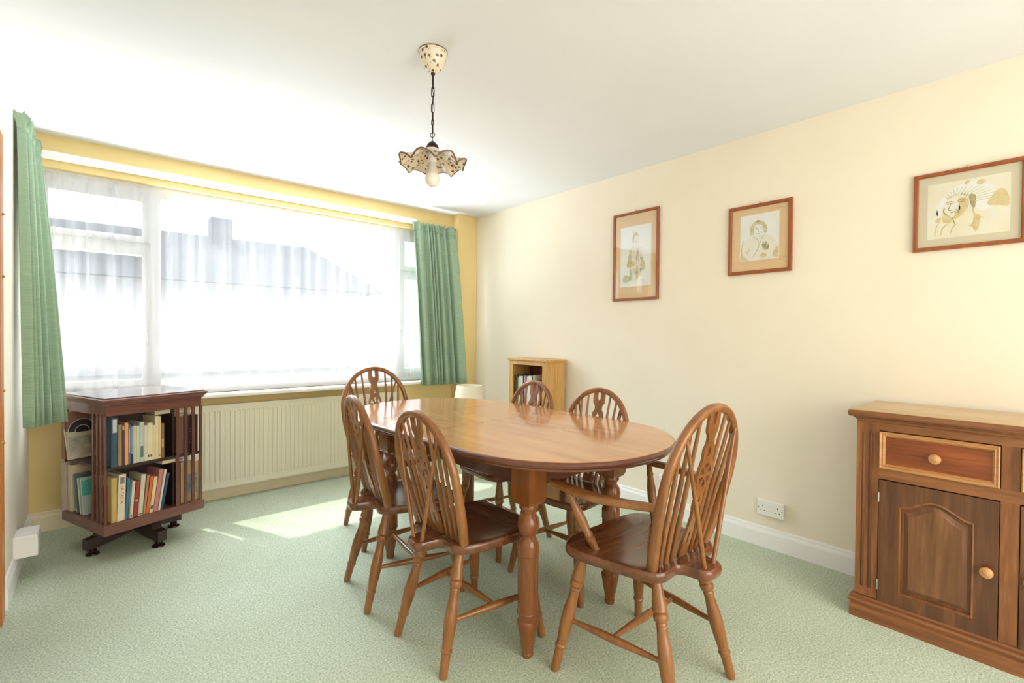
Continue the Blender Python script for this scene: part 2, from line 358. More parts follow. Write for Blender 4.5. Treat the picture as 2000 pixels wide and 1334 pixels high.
# door frame on the left wall
df = MB()
for y0, y1 in ((2.880, 2.962), (1.985, 2.05)): df.box((XL-T-0.01, y0, 0), (XL+0.014, y1, 2.06), bev=0.003)
df.box((XL-T-0.01, 2.05, 2.02), (XL+0.014, 2.880, 2.06))
dfo = struct('door_1', df, M['door_wood'])
for z in (1.72, 1.46, 0.98, 0.76):
    MB().turned((XL+0.014, 2.925, z), (XL+0.022, 2.925, z), [(0, .006), (0.6, .006), (1, .003)], n=10).build('screw_cap', M['brass'], dfo)
# curtain track board over the window
struct('trim_1', MB().box((XL, YW-0.035, 2.288), (2.32, YW, 2.335), bev=0.003), M['skirt'])

# ------------------------------------------------------------------ window
wn = empty('window_1', (0, 0, 0)); wn['kind'] = 'structure'
YF0, YF1 = 4.17, 4.235
f = MB()
f.box((WX0, YF0, WZ0), (WX1, YF1, 0.865)); f.box((WX0, YF0, 2.165), (WX1, YF1, WZ1))
f.box((WX0, YF0, 0.865), (-0.265, YF1, 2.165)); f.box((2.705, YF0, 0.865), (WX1, YF1, 2.165))
f.box((0.285, YF0-0.01, 0.865), (0.345, YF1, 2.165)); f.box((2.13, YF0-0.01, 0.865), (2.19, YF1, 2.165))
for x0, x1 in ((-0.265, 0.285), (2.19, 2.705)): f.box((x0, YF0, 1.80), (x1, YF1, 1.845))
f.build('window_frame', M['frame_white'], wn)
for x0, x1 in ((-0.265, 0.285), (2.19, 2.705)):
    for z0, z1 in ((0.865, 1.80), (1.845, 2.165)):
        s = MB(); b = 0.042; y0, y1 = YF0-0.012, YF1-0.01
        s.box((x0, y0, z0), (x1, y1, z0+b)); s.box((x0, y0, z1-b), (x1, y1, z1)); s.box((x0, y0, z0+b), (x0+b, y1, z1-b)); s.box((x1-b, y0, z0+b), (x1, y1, z1-b))
        c = s.build('casement', M['frame_white'], wn)
        MB().box((x0+b, 4.20, z0+b), (x1-b, 4.204, z1-b)).build('pane', M['glass'], c)
        h = MB()
        if z0 < 1:
            hx = x1-b/2 if x0 < 0 else x0+b/2
            h.box((hx-0.012, y0-0.012, 1.20), (hx+0.012, y0, 1.28), bev=0.003); h.sweep([(hx, y0-0.02, 1.26), (hx, y0-0.028, 1.22), (hx, y0-0.026, 1.14)], 0.008, 0.006, up=Vector((1, 0, 0)), n=8)
            h.build('handle', M['frame_white'], c, smooth=True)
        else:
            xm = (x0+x1)/2
            h.box((xm-0.02, y0-0.012, z0+0.008), (xm+0.02, y0, z0+0.03), bev=0.002); h.sweep([(xm-0.02, y0-0.02, z0+0.02), (xm+0.09, y0-0.022, z0+0.022)], 0.006, 0.006, up=Vector((0, 0, 1)), n=8)
            h.build('stay', M['frame_white'], c, smooth=True)
MB().box((0.345, 4.20, 0.865), (2.13, 4.204, 2.165)).build('pane', M['glass'], wn)
sl = MB(); sl.box((XL, 3.985, 0.765), (2.745, YF0, 0.79), bev=0.006); sl.build('window_sill', M['sill'], wn)
# frame of the glazed opening added behind the camera for fill light
wn2 = empty('added_rear_window', (0, 0, 0)); wn2['kind'] = 'structure'
f = MB(); f.box((0, YB-0.09, 0.15), (2.7, YB-0.03, 0.22)); f.box((0, YB-0.09, 2.14), (2.7, YB-0.03, 2.2))
for x in (0, 0.89, 1.78, 2.64): f.box((x, YB-0.09, 0.22), (x+0.06, YB-0.03, 2.14))
f.build('window_frame', M['frame_white'], wn2)
MB().box((0.06, YB-0.062, 0.22), (2.64, YB-0.058, 2.14)).build('pane', M['glass'], wn2)

# ------------------------------------------------------------------ net curtain and curtains
def sheet(rows, name, m, parent=None, thick=0.0):
    mb = MB(); mb.loft(rows, cap=False, closed=False)
    o = mb.build(name, m, parent, smooth=True, angle=80)
    if thick:
        md = o.modifiers.new('cloth', 'SOLIDIFY'); md.thickness = thick; md.offset = 0
    return o
def net():
    rows = []
    NX = 620; x0, x1 = -0.29, 2.70
    zs = [0.83, 0.87, 1.0, 1.2, 1.4, 1.6, 1.8, 2.0, 2.1, 2.16, 2.175, 2.19, 2.205, 2.22]
    rnd = [random.uniform(0, 6.28) for _ in range(8)]
    for z in zs:
        r = []; k = (z-0.83)/1.39
        for i in range(NX+1):
            u = i/NX; x = x0+(x1-x0)*u
            bunch = math.exp(-((x-0.10+0.12*(1-k))/0.17)**2)+0.35*math.exp(-((x-0.42)/0.08)**2)+0.5*math.exp(-((x-2.32)/0.12)**2)
            a = 0.004+0.013*bunch
            y = 4.12+a*(math.sin(x*62+rnd[0]+2*math.sin(x*3+k))+0.5*math.sin(x*133+rnd[1]+k*1.5))+0.004*math.sin(x*9+rnd[2]+k)
            if z > 2.165: y = 4.12+0.005*math.sin(x*260+rnd[3]+z*30)
            r.append(Vector((x+0.018*bunch*math.sin(x*40+rnd[4]+3*k)*(1-k), y, z)))
        rows.append(r)
    o = sheet(rows, 'net_curtain', M['net'])
    tag(o, 'sheer white net curtain hanging across the whole width of the window', 'net curtain')
    return o
net()
def curtain(top, bot, z0, z1, folds, amp0, amp1, phase, flare, label, ruf=0.07):
    """gathered curtain: top and bottom centre lines in plan (lists of xy), folds normal to the line"""
    t = empty('curtain', (top[0][0], top[0][1], z0), 0, label, 'curtain')
    N = folds*14
    def pos(line, u):
        L = [Vector((p[0], p[1], 0)) for p in line]; d = [0]
        for a, b in zip(L, L[1:]): d.append(d[-1]+(b-a).length)
        s_ = u*d[-1]
        for i in range(len(L)-1):
            if s_ <= d[i+1]+1e-9:
                k = (s_-d[i])/(d[i+1]-d[i]); tt = (L[i+1]-L[i]).normalized()
                return L[i].lerp(L[i+1], k), Vector((-tt.y, tt.x, 0))
        tt = (L[-1]-L[-2]).normalized(); return L[-1], Vector((-tt.y, tt.x, 0))
    rr = random.Random(phase); ph = [rr.uniform(-0.5, 0.5) for _ in range(folds+2)]; am = [rr.uniform(0.6, 1.25) for _ in range(folds+2)]
    def row(z, extra=0.0, k2=0.0):
        k = (z1-z)/(z1-z0); k = max(0, min(1, k)); r = []
        kk = k**0.8
        for i in range(N+1):
            u = i/N; a, na = pos(top, u); b, nb = pos(bot, u)
            c = a.lerp(b, kk); n = na.lerp(nb, kk).normalized()
            fi = u*folds+0.55*math.sin(2*PI*u*1.3+phase)+0.25*math.sin(2*PI*u*2.9+phase*2); j = max(0, min(folds, int(fi))); wgt = max(0, min(1, fi-j))
            pp = ph[j]*(1-wgt)+ph[j+1]*wgt; aa = am[j]*(1-wgt)+am[j+1]*wgt
            A = (amp0+(amp1-amp0)*k)*aa
            s1 = math.sin(2*PI*(fi+0.28*pp*k)); s1 = math.copysign(abs(s1)**0.75, s1)
            p = c+n*A*s1+n*extra*math.sin(2*PI*fi*2.7+k2)+(n*0.45+Vector((0, 0, 1)))*extra*0.5*math.sin(2*PI*fi*4.3+k2*2)
            r.append(Vector((p.x, p.y, z+(p.z if extra else 0)))-Vector((top[0][0], top[0][1], z0)))
        return r
    zs = [z0+(z1-ruf-z0)*q/16 for q in range(17)]
    rows = [row(z) for z in zs]
    sheet(rows, 'drape', M['curtain'], t, 0.003)
    hz = [z1-ruf, z1-ruf*0.9, z1-ruf*0.75, z1-ruf*0.55, z1-ruf*0.3, z1]
    ex = [0.0, -0.003, 0.005, 0.008, 0.012, 0.018]
    sheet([row(z, e, z*30) for z, e in zip(hz, ex)], 'gathered_heading', M['curtain'], t, 0.003)
    return t
curtain([(2.245, 4.01), (2.72, 4.01)], [(2.30, 3.935), (2.54, 3.93), (2.71, 3.90), (2.79, 3.875)], 0.755, 2.29, 8, 0.020, 0.038, 3, 0,
        'green lined curtain hanging on the right of the window beside the yellow pier', 0.075)
curtain([(-0.285, 3.45), (-0.272, 3.78), (-0.262, 4.04)], [(-0.262, 3.42), (-0.215, 3.47), (-0.155, 3.53), (-0.124, 3.58)], 0.742, 2.335, 7, 0.014, 0.028, 5, 0,
        'green curtain hanging in the left corner of the window by the doorway', 0.085)

# ------------------------------------------------------------------ radiator
rd = empty('radiator', (1.2, 4.05, 0), 0, 'long cream ribbed panel radiator under the window', 'radiator')
def rad():
    x0, x1, z0, z1 = -0.78, 0.90, 0.10, 0.70; y = 0.0
    m = MB(); N = 52; pts = []
    for i in range(N*6+1):
        u = i/(N*6); x = x0+(x1-x0)*u; q = (u*N) % 1
        d = -0.008 if 0.25 < q < 0.75 else 0.0
        if 0.15 < q < 0.25: d = -0.008*(q-0.15)/0.1
        if 0.75 <= q < 0.85: d = -0.008*(0.85-q)/0.1
        pts.append((x, d))
    flat = [(x, -0.006) for x, _ in pts]
    rows = [[Vector((x, y+d, z)) for x, d in P] for z, P in ((z0, flat), (z0+0.035, flat), (z0+0.045, pts), (z1-0.05, pts), (z1-0.04, flat), (z1, flat))]
    m.loft(rows, cap=False, closed=False)
    m.box((x0, -0.002, z0), (x1, 0.03, z1)); m.box((x0, -0.012, z0-0.006), (x1, 0.03, z0+0.004)) ; m.box((x0, -0.012, z1-0.004), (x1, 0.03, z1+0.006))
    m.build('panel', M['radiator'], rd)
    for xa in (x0-0.004, x1): MB().box((xa, -0.014, z0-0.008), (xa+0.004, 0.032, z1+0.008)).build('side_panel', M['radiator'], rd)
    for x in (-0.5, 0.6): MB().box((x, 0.03, 0.3), (x+0.04, 0.0635, 0.5)).build('bracket', M['radiator'], rd)
    MB().turned((x1-0.03, 0.02, 0.10), (x1-0.03, 0.02, 0.0), [(0, .008), (1, .008)], n=10).build('pipe', M['steel'], rd)
rad()

# ------------------------------------------------------------------ Windsor wheelback chairs
LEG = [(0, .011), (0.03, .015), (0.10, .0165), (0.20, .0215), (0.235, .0225), (0.245, .018), (0.255, .0215), (0.275, .0225), (0.295, .021), (0.31, .016), (0.325, .0175), (0.335, .0155),
       (0.345, .0165), (0.355, .0155), (0.40, .017), (0.48, .0205), (0.56, .0225), (0.66, .0205), (0.74, .0175), (0.775, .0165), (0.785, .0195), (0.80, .0195), (0.81, .0160), (0.90, .0150), (0.985, .0140), (1, .012)]
STR = [(0, .007), (0.08, .0085), (0.3, .0125), (0.5, .0150), (0.7, .0125), (0.92, .0085), (1, .007)]
def make_chair(name, label, group, arms=False, dark=False, W=1.0):
    root = empty(name, (0, 0, 0), 0, label, 'chair', group)
    mw = M['chair_dk'] if dark else M['chair']
    ZS = 0.472 if arms else 0.452          # seat top
    H = 1.012 if arms else 0.945           # bow top
    th = 0.036; sw = W
    # seat
    half = [(0, .222), (.08, .222), (.15, .214), (.19, .190), (.207, .150), (.208, .08), (.200, 0), (.188, -.09), (.170, -.145), (.140, -.172), (.105, -.172), (.075, -.170), (.058, -.185), (.052, -.215), (.046, -.250), (.028, -.266)]
    fq = lambda y: sw*(1+(0.07 if arms else 0.0)*max(0, min(1, (y+0.05)/0.15)))
    full = [(x*fq(y), y, 0) for x, y in half]+[(0, -.268, 0)]+[(-x*fq(y), y, 0) for x, y in reversed(half[1:])]
    out = catmull(full, 4); cen = Vector((0, 0.0, 0)); rings = []
    def top(p):
        r = min(1, math.hypot(p.x/(0.19*sw), (p.y-0.02)/0.20))
        return -0.012*max(0, 1-r**2.2) if p.y > -0.16 else 0
    def ring(k, z, f=True):
        r = []
        for p in out:
            q = cen.lerp(p, k); r.append(Vector((q.x, q.y, ZS+z+(top(q) if f else 0))))
        return r
    R = [ring(0.93, -th, False), ring(0.985, -th+0.003, False), ring(1.0, -th*0.7, False), ring(1.0, -th*0.3, False), ring(0.992, -0.004, False), ring(0.975, 0)]
    R += [ring(k, 0) for k in (0.92, 0.84, 0.74, 0.62, 0.48, 0.32, 0.16, 0.04)]
    MB().loft(R).build('seat', M['chair_h'], root, smooth=True)
    # legs
    def legm(a, b): MB().turned(a, b, [(t_, r_*1.10) for t_, r_ in LEG], n=18).build('leg', mw, root, smooth=True, angle=30)
    fw = 0.150*sw; ff = 0.228*sw; rw = 0.118*sw; rf = 0.166*sw
    zt = ZS-th+0.004
    legs = {}
    for s in (-1, 1):
        legs['f', s] = (Vector((s*fw, .148, zt)), Vector((s*ff, .212, 0))); legs['r', s] = (Vector((s*rw, -.125, zt)), Vector((s*rf, -.232, 0)))
    for a, b in legs.values(): legm(a, b)
    on = lambda k, s, t: legs[k, s][0].lerp(legs[k, s][1], t)
    for s in (-1, 1): MB().turned(on('f', s, 0.57), on('r', s, 0.57), STR, n=14).build('stretcher', mw, root, smooth=True)
    ma = [on('f', s, 0.57).lerp(on('r', s, 0.57), 0.48) for s in (-1, 1)]
    MB().turned(ma[0], ma[1], STR, n=14).build('stretcher', mw, root, smooth=True)
    # back: everything lies on one reclined, slightly hollow surface
    def yb(z, x=0): k = (z-ZS)/(H-ZS); return -0.138-0.118*k-0.012*math.sin(PI*k)+ (0.20*x*x)
    bx = 0.150*sw if not arms else 0.168; mx = 0.197*sw if not arms else 0.221
    zc = ZS+(H-ZS)*0.53; top_c = H-0.012
    def bow(u):   # u 0..1 left base to right base
        A = 0.30
        if u < A: k = u/A; return -(bx+(mx-bx)*math.sin(k*PI/2)), ZS-0.012+(zc-ZS+0.012)*k
        if u > 1-A: k = (1-u)/A; return (bx+(mx-bx)*math.sin(k*PI/2)), ZS-0.012+(zc-ZS+0.012)*k
        a = PI*(1-(u-A)/(1-2*A)); return mx*math.cos(a), zc+(top_c-zc)*math.sin(a)
    path = []; aa = []; bb = []
    for i in range(65):
        u = i/64; x, z = bow(u); path.append(Vector((x, yb(z, x), z))); e = min(u, 1-u)
        aa.append(0.0170 if e < 0.12 else 0.0170-0.003*min(1, (e-0.12)/0.2)); bb.append(0.0175 if e < 0.15 else 0.0165-0.002*min(1, (e-0.15)/0.2))
    MB().sweep(path, aa, bb, up=Vector((0, 1, 0)), n=14, sq=2.8).build('bow', mw, root, smooth=True)
    def bowz(x):
        x = min(abs(x), mx*0.98); return zc+(top_c-zc)*math.sqrt(max(0, 1-(x/mx)**2))-0.006
    def spind(x0, y0, x1, r0=.0072, r1=.0090, z1=None):
        z1 = z1 or bowz(x1); a = Vector((x0, y0, ZS-0.012)); b = Vector((x1, yb(z1, x1), z1))
        MB().turned(a, b, [(0, r0), (0.25, r1), (0.6, r0*1.05), (1, r0*0.75)], n=10).build('spindle', mw, root, smooth=True)
    for s in (-1, 1):
        for x0, x1 in ((.052, .072), (.083, .113), (.114, .150)): spind(s*x0*sw, yb(ZS, x0)+0.004, s*x1*sw)
        zb = bowz(.142*sw); a = Vector((s*.026, -.238, ZS-0.012)); b = Vector((s*.142*sw, yb(zb)-0.004, zb))
        MB().turned(a, b, [(0, .0075), (0.3, .0082), (1, .0058)], n=10).build('brace', mw, root, smooth=True)
    # pierced wheel splat
    Ltot = H-0.018-ZS
    prof = [(0, .036), (.038, .036), (.062, .035), (.070, .031), (.078, .0235), (.090, .0205), (.102, .0215), (.112, .028), (.120, .034), (.135, .0345), (.150, .032), (.160, .034), (.180, .042), (.205, .046), (.230, .043), (.252, .033), (.264, .022), (.276, .0235), (.290, .026), (.308, .025), (.322, .017), (.340, .015), (.365, .018), (.392, .024), (.420, .0275), (.455, .0275), (.475, .0275)]
    k = Ltot/0.475
    lat = 0.028
    outl = [(x, -s*k) for s, x in prof]; outl = outl+[(-x, -s*k) for s, x in reversed(prof)]
    holes = [[(.011, .004), (.011, -.040), (.006, -.050), (0, -.053), (-.006, -.050), (-.011, -.040), (-.011, .004)]]
    holes[0] = [(x, y if y < 0 else -0.0005) for x, y in holes[0]]
    holes.append([(0, -.112*k), (.013, -.138*k), (.006, -.143*k), (0, -.139*k), (-.006, -.143*k), (-.013, -.138*k)])
    for j in range(6):
        a0 = PI/6+PI/3*j+PI/3*0-PI/6+0.16; a1 = a0+PI/3-0.32
        h = [(0.010*math.cos((a0+a1)/2), -.205*k+0.010*1.15*math.sin((a0+a1)/2))]
        for q in range(6):
            a = a0+(a1-a0)*q/5; h.append((.036*math.cos(a), -.205*k+.036*1.15*math.sin(a)))
        holes.append(h)
    holes.append([(0, -.272*k), (.007, -.288*k), (.004, -.294*k), (0, -.291*k), (-.004, -.294*k), (-.007, -.288*k)])
    holes.append([(0, -.385*k), (.006, -.395*k), (.007, -.430*k), (0, -.440*k), (-.007, -.430*k), (-.006, -.395*k)])
    me = curve_plate(outl, holes, 0.010)
    # refine and bend onto the back surface
    bm = bmesh.new(); bm.from_mesh(me)
    for q in range(1, 14):
        bmesh.ops.bisect_plane(bm, geom=list(bm.verts)+list(bm.edges)+list(bm.faces), plane_co=(0, 0, -Ltot*q/14), plane_no=(0, 0, 1))
    for v in bm.verts: z = v.co.z+H-0.018; v.co = Vector((v.co.x, v.co.y+yb(z, v.co.x), z))
    bm.to_mesh(me); bm.free()
    link('splat', me, mw, root)
    if arms:
        za = 0.688
        for s in (-1, 1):
            P = catmull([(s*.200, yb(za, .2)+0.022, za), (s*.232, -.085, za-0.002), (s*.262, .0, za-0.003), (s*.272, .08, za-0.002), (s*.268, .15, za), (s*.262, .235, za+0.002)], 8, closed=False)
            n = len(P); wd = [0.013+0.014*math.sin(PI*min(1, i/(n-1)*0.85+0.05)) if i < n-4 else 0.024-0.004*(i-n+4) for i in range(n)]
            wd[-1] = 0.010
            MB().sweep(P, wd, 0.0125, up=Vector((0, 0, 1)), n=14, sq=3.0).build('armrest', mw, root, smooth=True)
            MB().turned((s*.186, .085, ZS-0.012), (s*.262, .165, za-0.004), [(0, .013), (.14, .0145), (.2, .0165), (.22, .0125), (.26, .0165), (.30, .0135), (.45, .0185), (.6, .0175), (.78, .012), (.82, .0145), (.86, .0115), (1, .0105)], n=14).build('arm_support', mw, root, smooth=True)
    return root
def copy_tree(o, parent=None):
    c = o.copy(); COL.objects.link(c)
    if parent: c.parent = parent
    for ch in list(o.children): copy_tree(ch, c)
    return c
def place(o, x, y, head):       # head: direction the chair faces, degrees from +X
    o.location = (x, y, 0); o.rotation_euler = (0, 0, math.radians(head-90)); return o
G = 'wheelback chairs around the dining table'
c1 = make_chair('dining_chair', 'armless wheelback chair in front at left, the nearer of two on the table\'s left side', G)
place(c1, 1.165, 1.612, 1.0)
c2 = copy_tree(c1); place(c2, 1.152, 2.138, -7.0); c2['label'] = 'armless wheelback chair left of the table, the farther of the two on that side'
c3 = copy_tree(c1); place(c3, 1.870, 2.225, 178.5); c3['label'] = 'armless wheelback chair whose back stands right in front of the small oak bookcase'
c4 = copy_tree(c1); place(c4, 1.858, 1.668, 184.0); c4['label'] = 'armless wheelback chair on the right side of the table with plain wall behind it'
a1 = make_chair('carver_chair', 'wheelback armchair in front at the right, at the near end of the dining table', G, arms=True, W=1.16)
place(a1, 1.540, 1.005, 90)
a2 = copy_tree(a1); place(a2, 1.410, 2.800, 270); a2['label'] = 'wheelback armchair at the far end of the dining table before window and radiator'

# ------------------------------------------------------------------ dining table
ZT = 0.795
tb = empty('dining_table', (1.545, 1.943, 0), 0.048, 'oval extending wooden dining table on four stout turned legs in the middle of the room', 'table')
def oval(w_, L_, e_, n=2.17, N=36):
    pts = []
    for q in range(4):
        for i in range(N//2):
            a = PI/2*q+PI/2*i/(N//2); c, s_ = math.cos(a), math.sin(a)
            x = math.copysign(abs(c)**(2/n), c)*w_; y = math.copysign(abs(s_)**(2/n), s_)*e_
            y += (L_-e_) if (s_ > 1e-9 or (q == 0)) and q < 2 else -(L_-e_)
            if q == 2 and i == 0: y = -(L_-e_)
            pts.append((x, y))
    return pts
def table():
    W_, L_, E_ = 0.508, 0.942, 0.521
    def o(d, z): return [Vector((x, y, z)) for x, y in oval(W_-d, L_-d, E_-d)]
    MB().loft([o(0.010, ZT-0.003), o(0.003, ZT-0.002), o(0.0045, ZT)], cap=True).build('table_top', M['table_top'], tb)
    R = [o(0.05, ZT-0.038), o(0.012, ZT-0.038), o(0.010, ZT-0.036), o(0.010, ZT-0.030), o(0.002, ZT-0.027), o(-0.004, ZT-0.020), o(-0.006, ZT-0.013), o(-0.003, ZT-0.006), o(0.003, ZT-0.002), o(0.05, ZT-0.002)]
    MB().loft(R, cap=False).build('top_edge', M['table_dk'], tb, smooth=True)
    MB().loft([o(0.10, ZT-0.030), o(0.02, ZT-0.034)], cap=True).build('top_underside', M['table_dk'], tb)
    # seam lines between the two halves and the leaf
    s = MB()
    for y in (-0.03, 0.40): s.box((-0.503, y-0.0008, ZT-0.0015), (0.503, y+0.0008, ZT+0.00025))
    s.build('leaf_seam', M['table_dk'], tb)
    ax, ay = 0.245, 0.515
    ap = MB()
    for ya_ in (-0.590, 0.490): ap.box((-0.300, ya_-0.012, ZT-0.146), (0.235, ya_+0.012, ZT-0.036))
    for xa_ in (-0.312, 0.235): ap.box((xa_-0.012, -0.602, ZT-0.146), (xa_+0.012, 0.502, ZT-0.036))
    ap.build('apron', M['table_dk'], tb)
    # turned legs, radius against height fraction
    zt = ZT-0.205
    prof = [(0, .034), (.012, .036), (.030, .036), (.038, .030), (.055, .0275), (.062, .0265), (.075, .031), (.100, .0400), (.130, .0430), (.160, .0415), (.190, .0350), (.205, .0275), (.215, .0265), (.222, .0300),
            (.245, .0375), (.262, .0410), (.270, .0415), (.330, .0420), (.335, .0395), (.50, .0395), (.66, .0395), (.700, .0395), (.705, .0415), (.715, .0405), (.735, .0345), (.755, .0350), (.765, .0400), (.775, .0410), (.79, .0400), (.96, .0215), (.97, .0200), (.975, .0225), (.99, .0215), (1, .019)]
    for sx_ in (-1, 1):
        for sy in (-1, 1):
            lx, ly = sx_*0.272-0.022-(0.028 if sy < 0 else 0), sy*0.545-0.045
            lg = MB(); h = 0.0475
            rt = lambda k, z: [Vector((lx+a*k, ly+b*k, z)) for a, b in ((-h, -h), (h, -h), (h, h), (-h, h))]
            lg.loft([rt(0.82, zt), rt(1, zt+0.018), rt(1, ZT-0.036)])
            lg.turned((lx, ly, zt+0.001), (lx, ly, 0), prof, n=28)
            lg.build('leg', M['table_leg'], tb, smooth=True, angle=30)
table()

# ------------------------------------------------------------------ books
BOOKM = {}
def bmat(c):
    if c not in BOOKM:
        q = tuple(max(0, min(255, int(v*0.93))) for v in c)
        BOOKM[c] = noise_mat('book_cover_%02x%02x%02x' % c, srgb(*c), srgb(*q), nscale=12, rough=0.45, spec=0.35)
    return BOOKM[c]
def book(org, xd, yd, w_, h_, d_, col, label, group, tilt=0.0, flat=False, mark=None, markc=(60, 55, 50), text=None, textc=(200, 90, 50), name='book'):
    """book standing with its spine facing -yd; org = lower front left corner, xd = along the row, yd = into the shelf. flat: lies on its side."""
    o = empty(name, org, 0, label, 'book', group)
    X = Vector(xd); Y = Vector(yd); Z = Vector((0, 0, 1))
    Mx = Matrix((X, Y, Z)).transposed().to_4x4()
    if flat: Mx = Mx @ Matrix.Translation((0, 0, w_)) @ Matrix.Rotation(PI/2, 4, 'Y')
    elif tilt: Mx = Mx @ Matrix.Rotation(tilt, 4, 'Y')
    o.matrix_world = Matrix.Translation(org) @ Mx
    c = MB(); t = 0.002
    c.box((0, 0, 0), (t, d_, h_)); c.box((w_-t, 0, 0), (w_, d_, h_))
    c.loft([[Vector((x, y, z)) for x, y in ((0, 0.002), (w_*0.25, -0.001), (w_*0.75, -0.001), (w_, 0.002), (w_, 0.004), (0, 0.004))] for z in (0, h_)])
    c.build('cover', bmat(col), o)
    MB().box((t, 0.004, 0.002), (w_-t, d_-0.002, h_-0.002)).build('page_block', M['page'], o)
    if mark:
        z0, z1 = mark; MB().box((w_*0.2, -0.0016, h_*z0), (w_*0.8, -0.0006, h_*z1)).build('spine_mark', bmat(markc), o)
    if text:
        me = text_mesh(text, w_*0.62); ob = link('spine_lettering', me, bmat(textc), o)
        ob.matrix_parent_inverse = Matrix.Identity(4)
        ob.rotation_euler = (PI/2, PI/2, 0); ob.location = (w_*0.5, -0.0016, h_*0.56)
    return o

# ------------------------------------------------------------------ revolving bookcase
th = math.radians(21); BC = Vector((0.178, 3.603, 0)); bu = Vector((math.cos(th), math.sin(th), 0)); bv = Vector((-math.sin(th), math.cos(th), 0))
rb = empty('revolving_bookcase', BC, th, 'small square dark mahogany revolving bookcase full of books by the left curtain', 'bookcase')
def rbook():
    a = 0.240
    # castors and cross base
    cr = MB()
    for ang in (PI*0.5+0.60, 0.60):
        c, s_ = math.cos(ang-0.0), math.sin(ang)
    def arm(ang):
        R = Matrix.Rotation(ang, 4, 'Z')
        pr = [(-0.250, 0.034), (-0.250, 0.092), (-0.205, 0.098), (-0.19, 0.128), (-0.14, 0.150), (0.14, 0.150), (0.19, 0.128), (0.205, 0.098), (0.250, 0.092), (0.250, 0.034), (0.15, 0.044), (0.0, 0.072), (-0.15, 0.044)]
        rings = [[R @ Vector((x, y, z)) for x, z in pr] for y in (-0.024, 0.024)]
        return MB().loft(rings).build('cross_foot', M['mahog_dk'], rb)
    for ang in (PI/4+0.0-PI/4+CROSS, PI/2+CROSS):
        arm(ang)
        for s_ in (-1, 1):
            p = Matrix.Rotation(ang, 4, 'Z') @ Vector((s_*0.215, 0, 0))
            MB().turned((p.x, p.y, 0.040), (p.x, p.y, 0.0), [(0, .008), (.25, .008), (.3, .018), (.55, .018), (.6, .012), (.7, .012), (.78, .030), (1, .032)], n=16).build('castor', M['iron'], rb, smooth=True)
    MB().turned((0, 0, 0.15), (0, 0, 0.165), [(0, .06), (1, .06)], n=20).build('pivot', M['iron'], rb)
    MB().box((-0.253, -0.253, 0.155), (0.253, 0.253, 0.212), bev=0.004).build('base_board', M['mahog'], rb)
    MB().box((-a, -a, 0.494), (a, a, 0.510)).build('shelf', M['mahog_dk'], rb)
    MB().box((-a, -a, 0.785), (a, a, 0.838)).build('frieze', M['mahog'], rb)
    q = lambda d, z: [Vector((x*(a+d), y*(a+d), z)) for x, y in ((-1, -1), (1, -1), (1, 1), (-1, 1))]
    MB().loft([q(0, .836), q(.006, .838), q(.008, .846), q(.016, .852), q(.018, .858), q(.024, .862), q(.024, .872), q(.018, .876), q(-.02, .876)]).build('top', M['mahog'], rb)
    MB().box((-a-0.012, -a-0.012, 0.8765), (a+0.012, a+0.012, 0.8815)).build('glass_sheet', M['gloss_top'], rb)
    for k in range(4):
        R = Matrix.Rotation(PI/2*k, 4, 'Z')
        for tz in ((0.212, 0.494), (0.510, 0.785)):
            MB().box((0.086, -0.225, tz[0]), (0.096, 0.09, tz[1]), M=R).build('partition', M['mahog_dk'], rb)
            MB().box((-0.10, -0.092, tz[0]), (0.086, -0.082, tz[1]), M=R).build('partition', M['mahog_dk'], rb)
        for x in (0.104, 0.150, 0.191, 0.2345):
            MB().box((x-0.0085, -a-0.006, 0.207), (x+0.0085, -a+0.001, 0.790), M=R).build('slat', M['mahog_z'], rb)
CROSS = math.radians(5)
M['gloss_top'] = mat('polished_dark_top', srgb(120, 92, 84), 0.08, 0.6, 0, 1.0)
rbook()
def bpt(u, v, z): return BC+bu*u+bv*v+Vector((0, 0, z))
ZU, ZL = 0.5105, 0.2125
GU, GL = 'books in the revolving bookcase, upper shelf', 'books in the revolving bookcase, lower shelf'
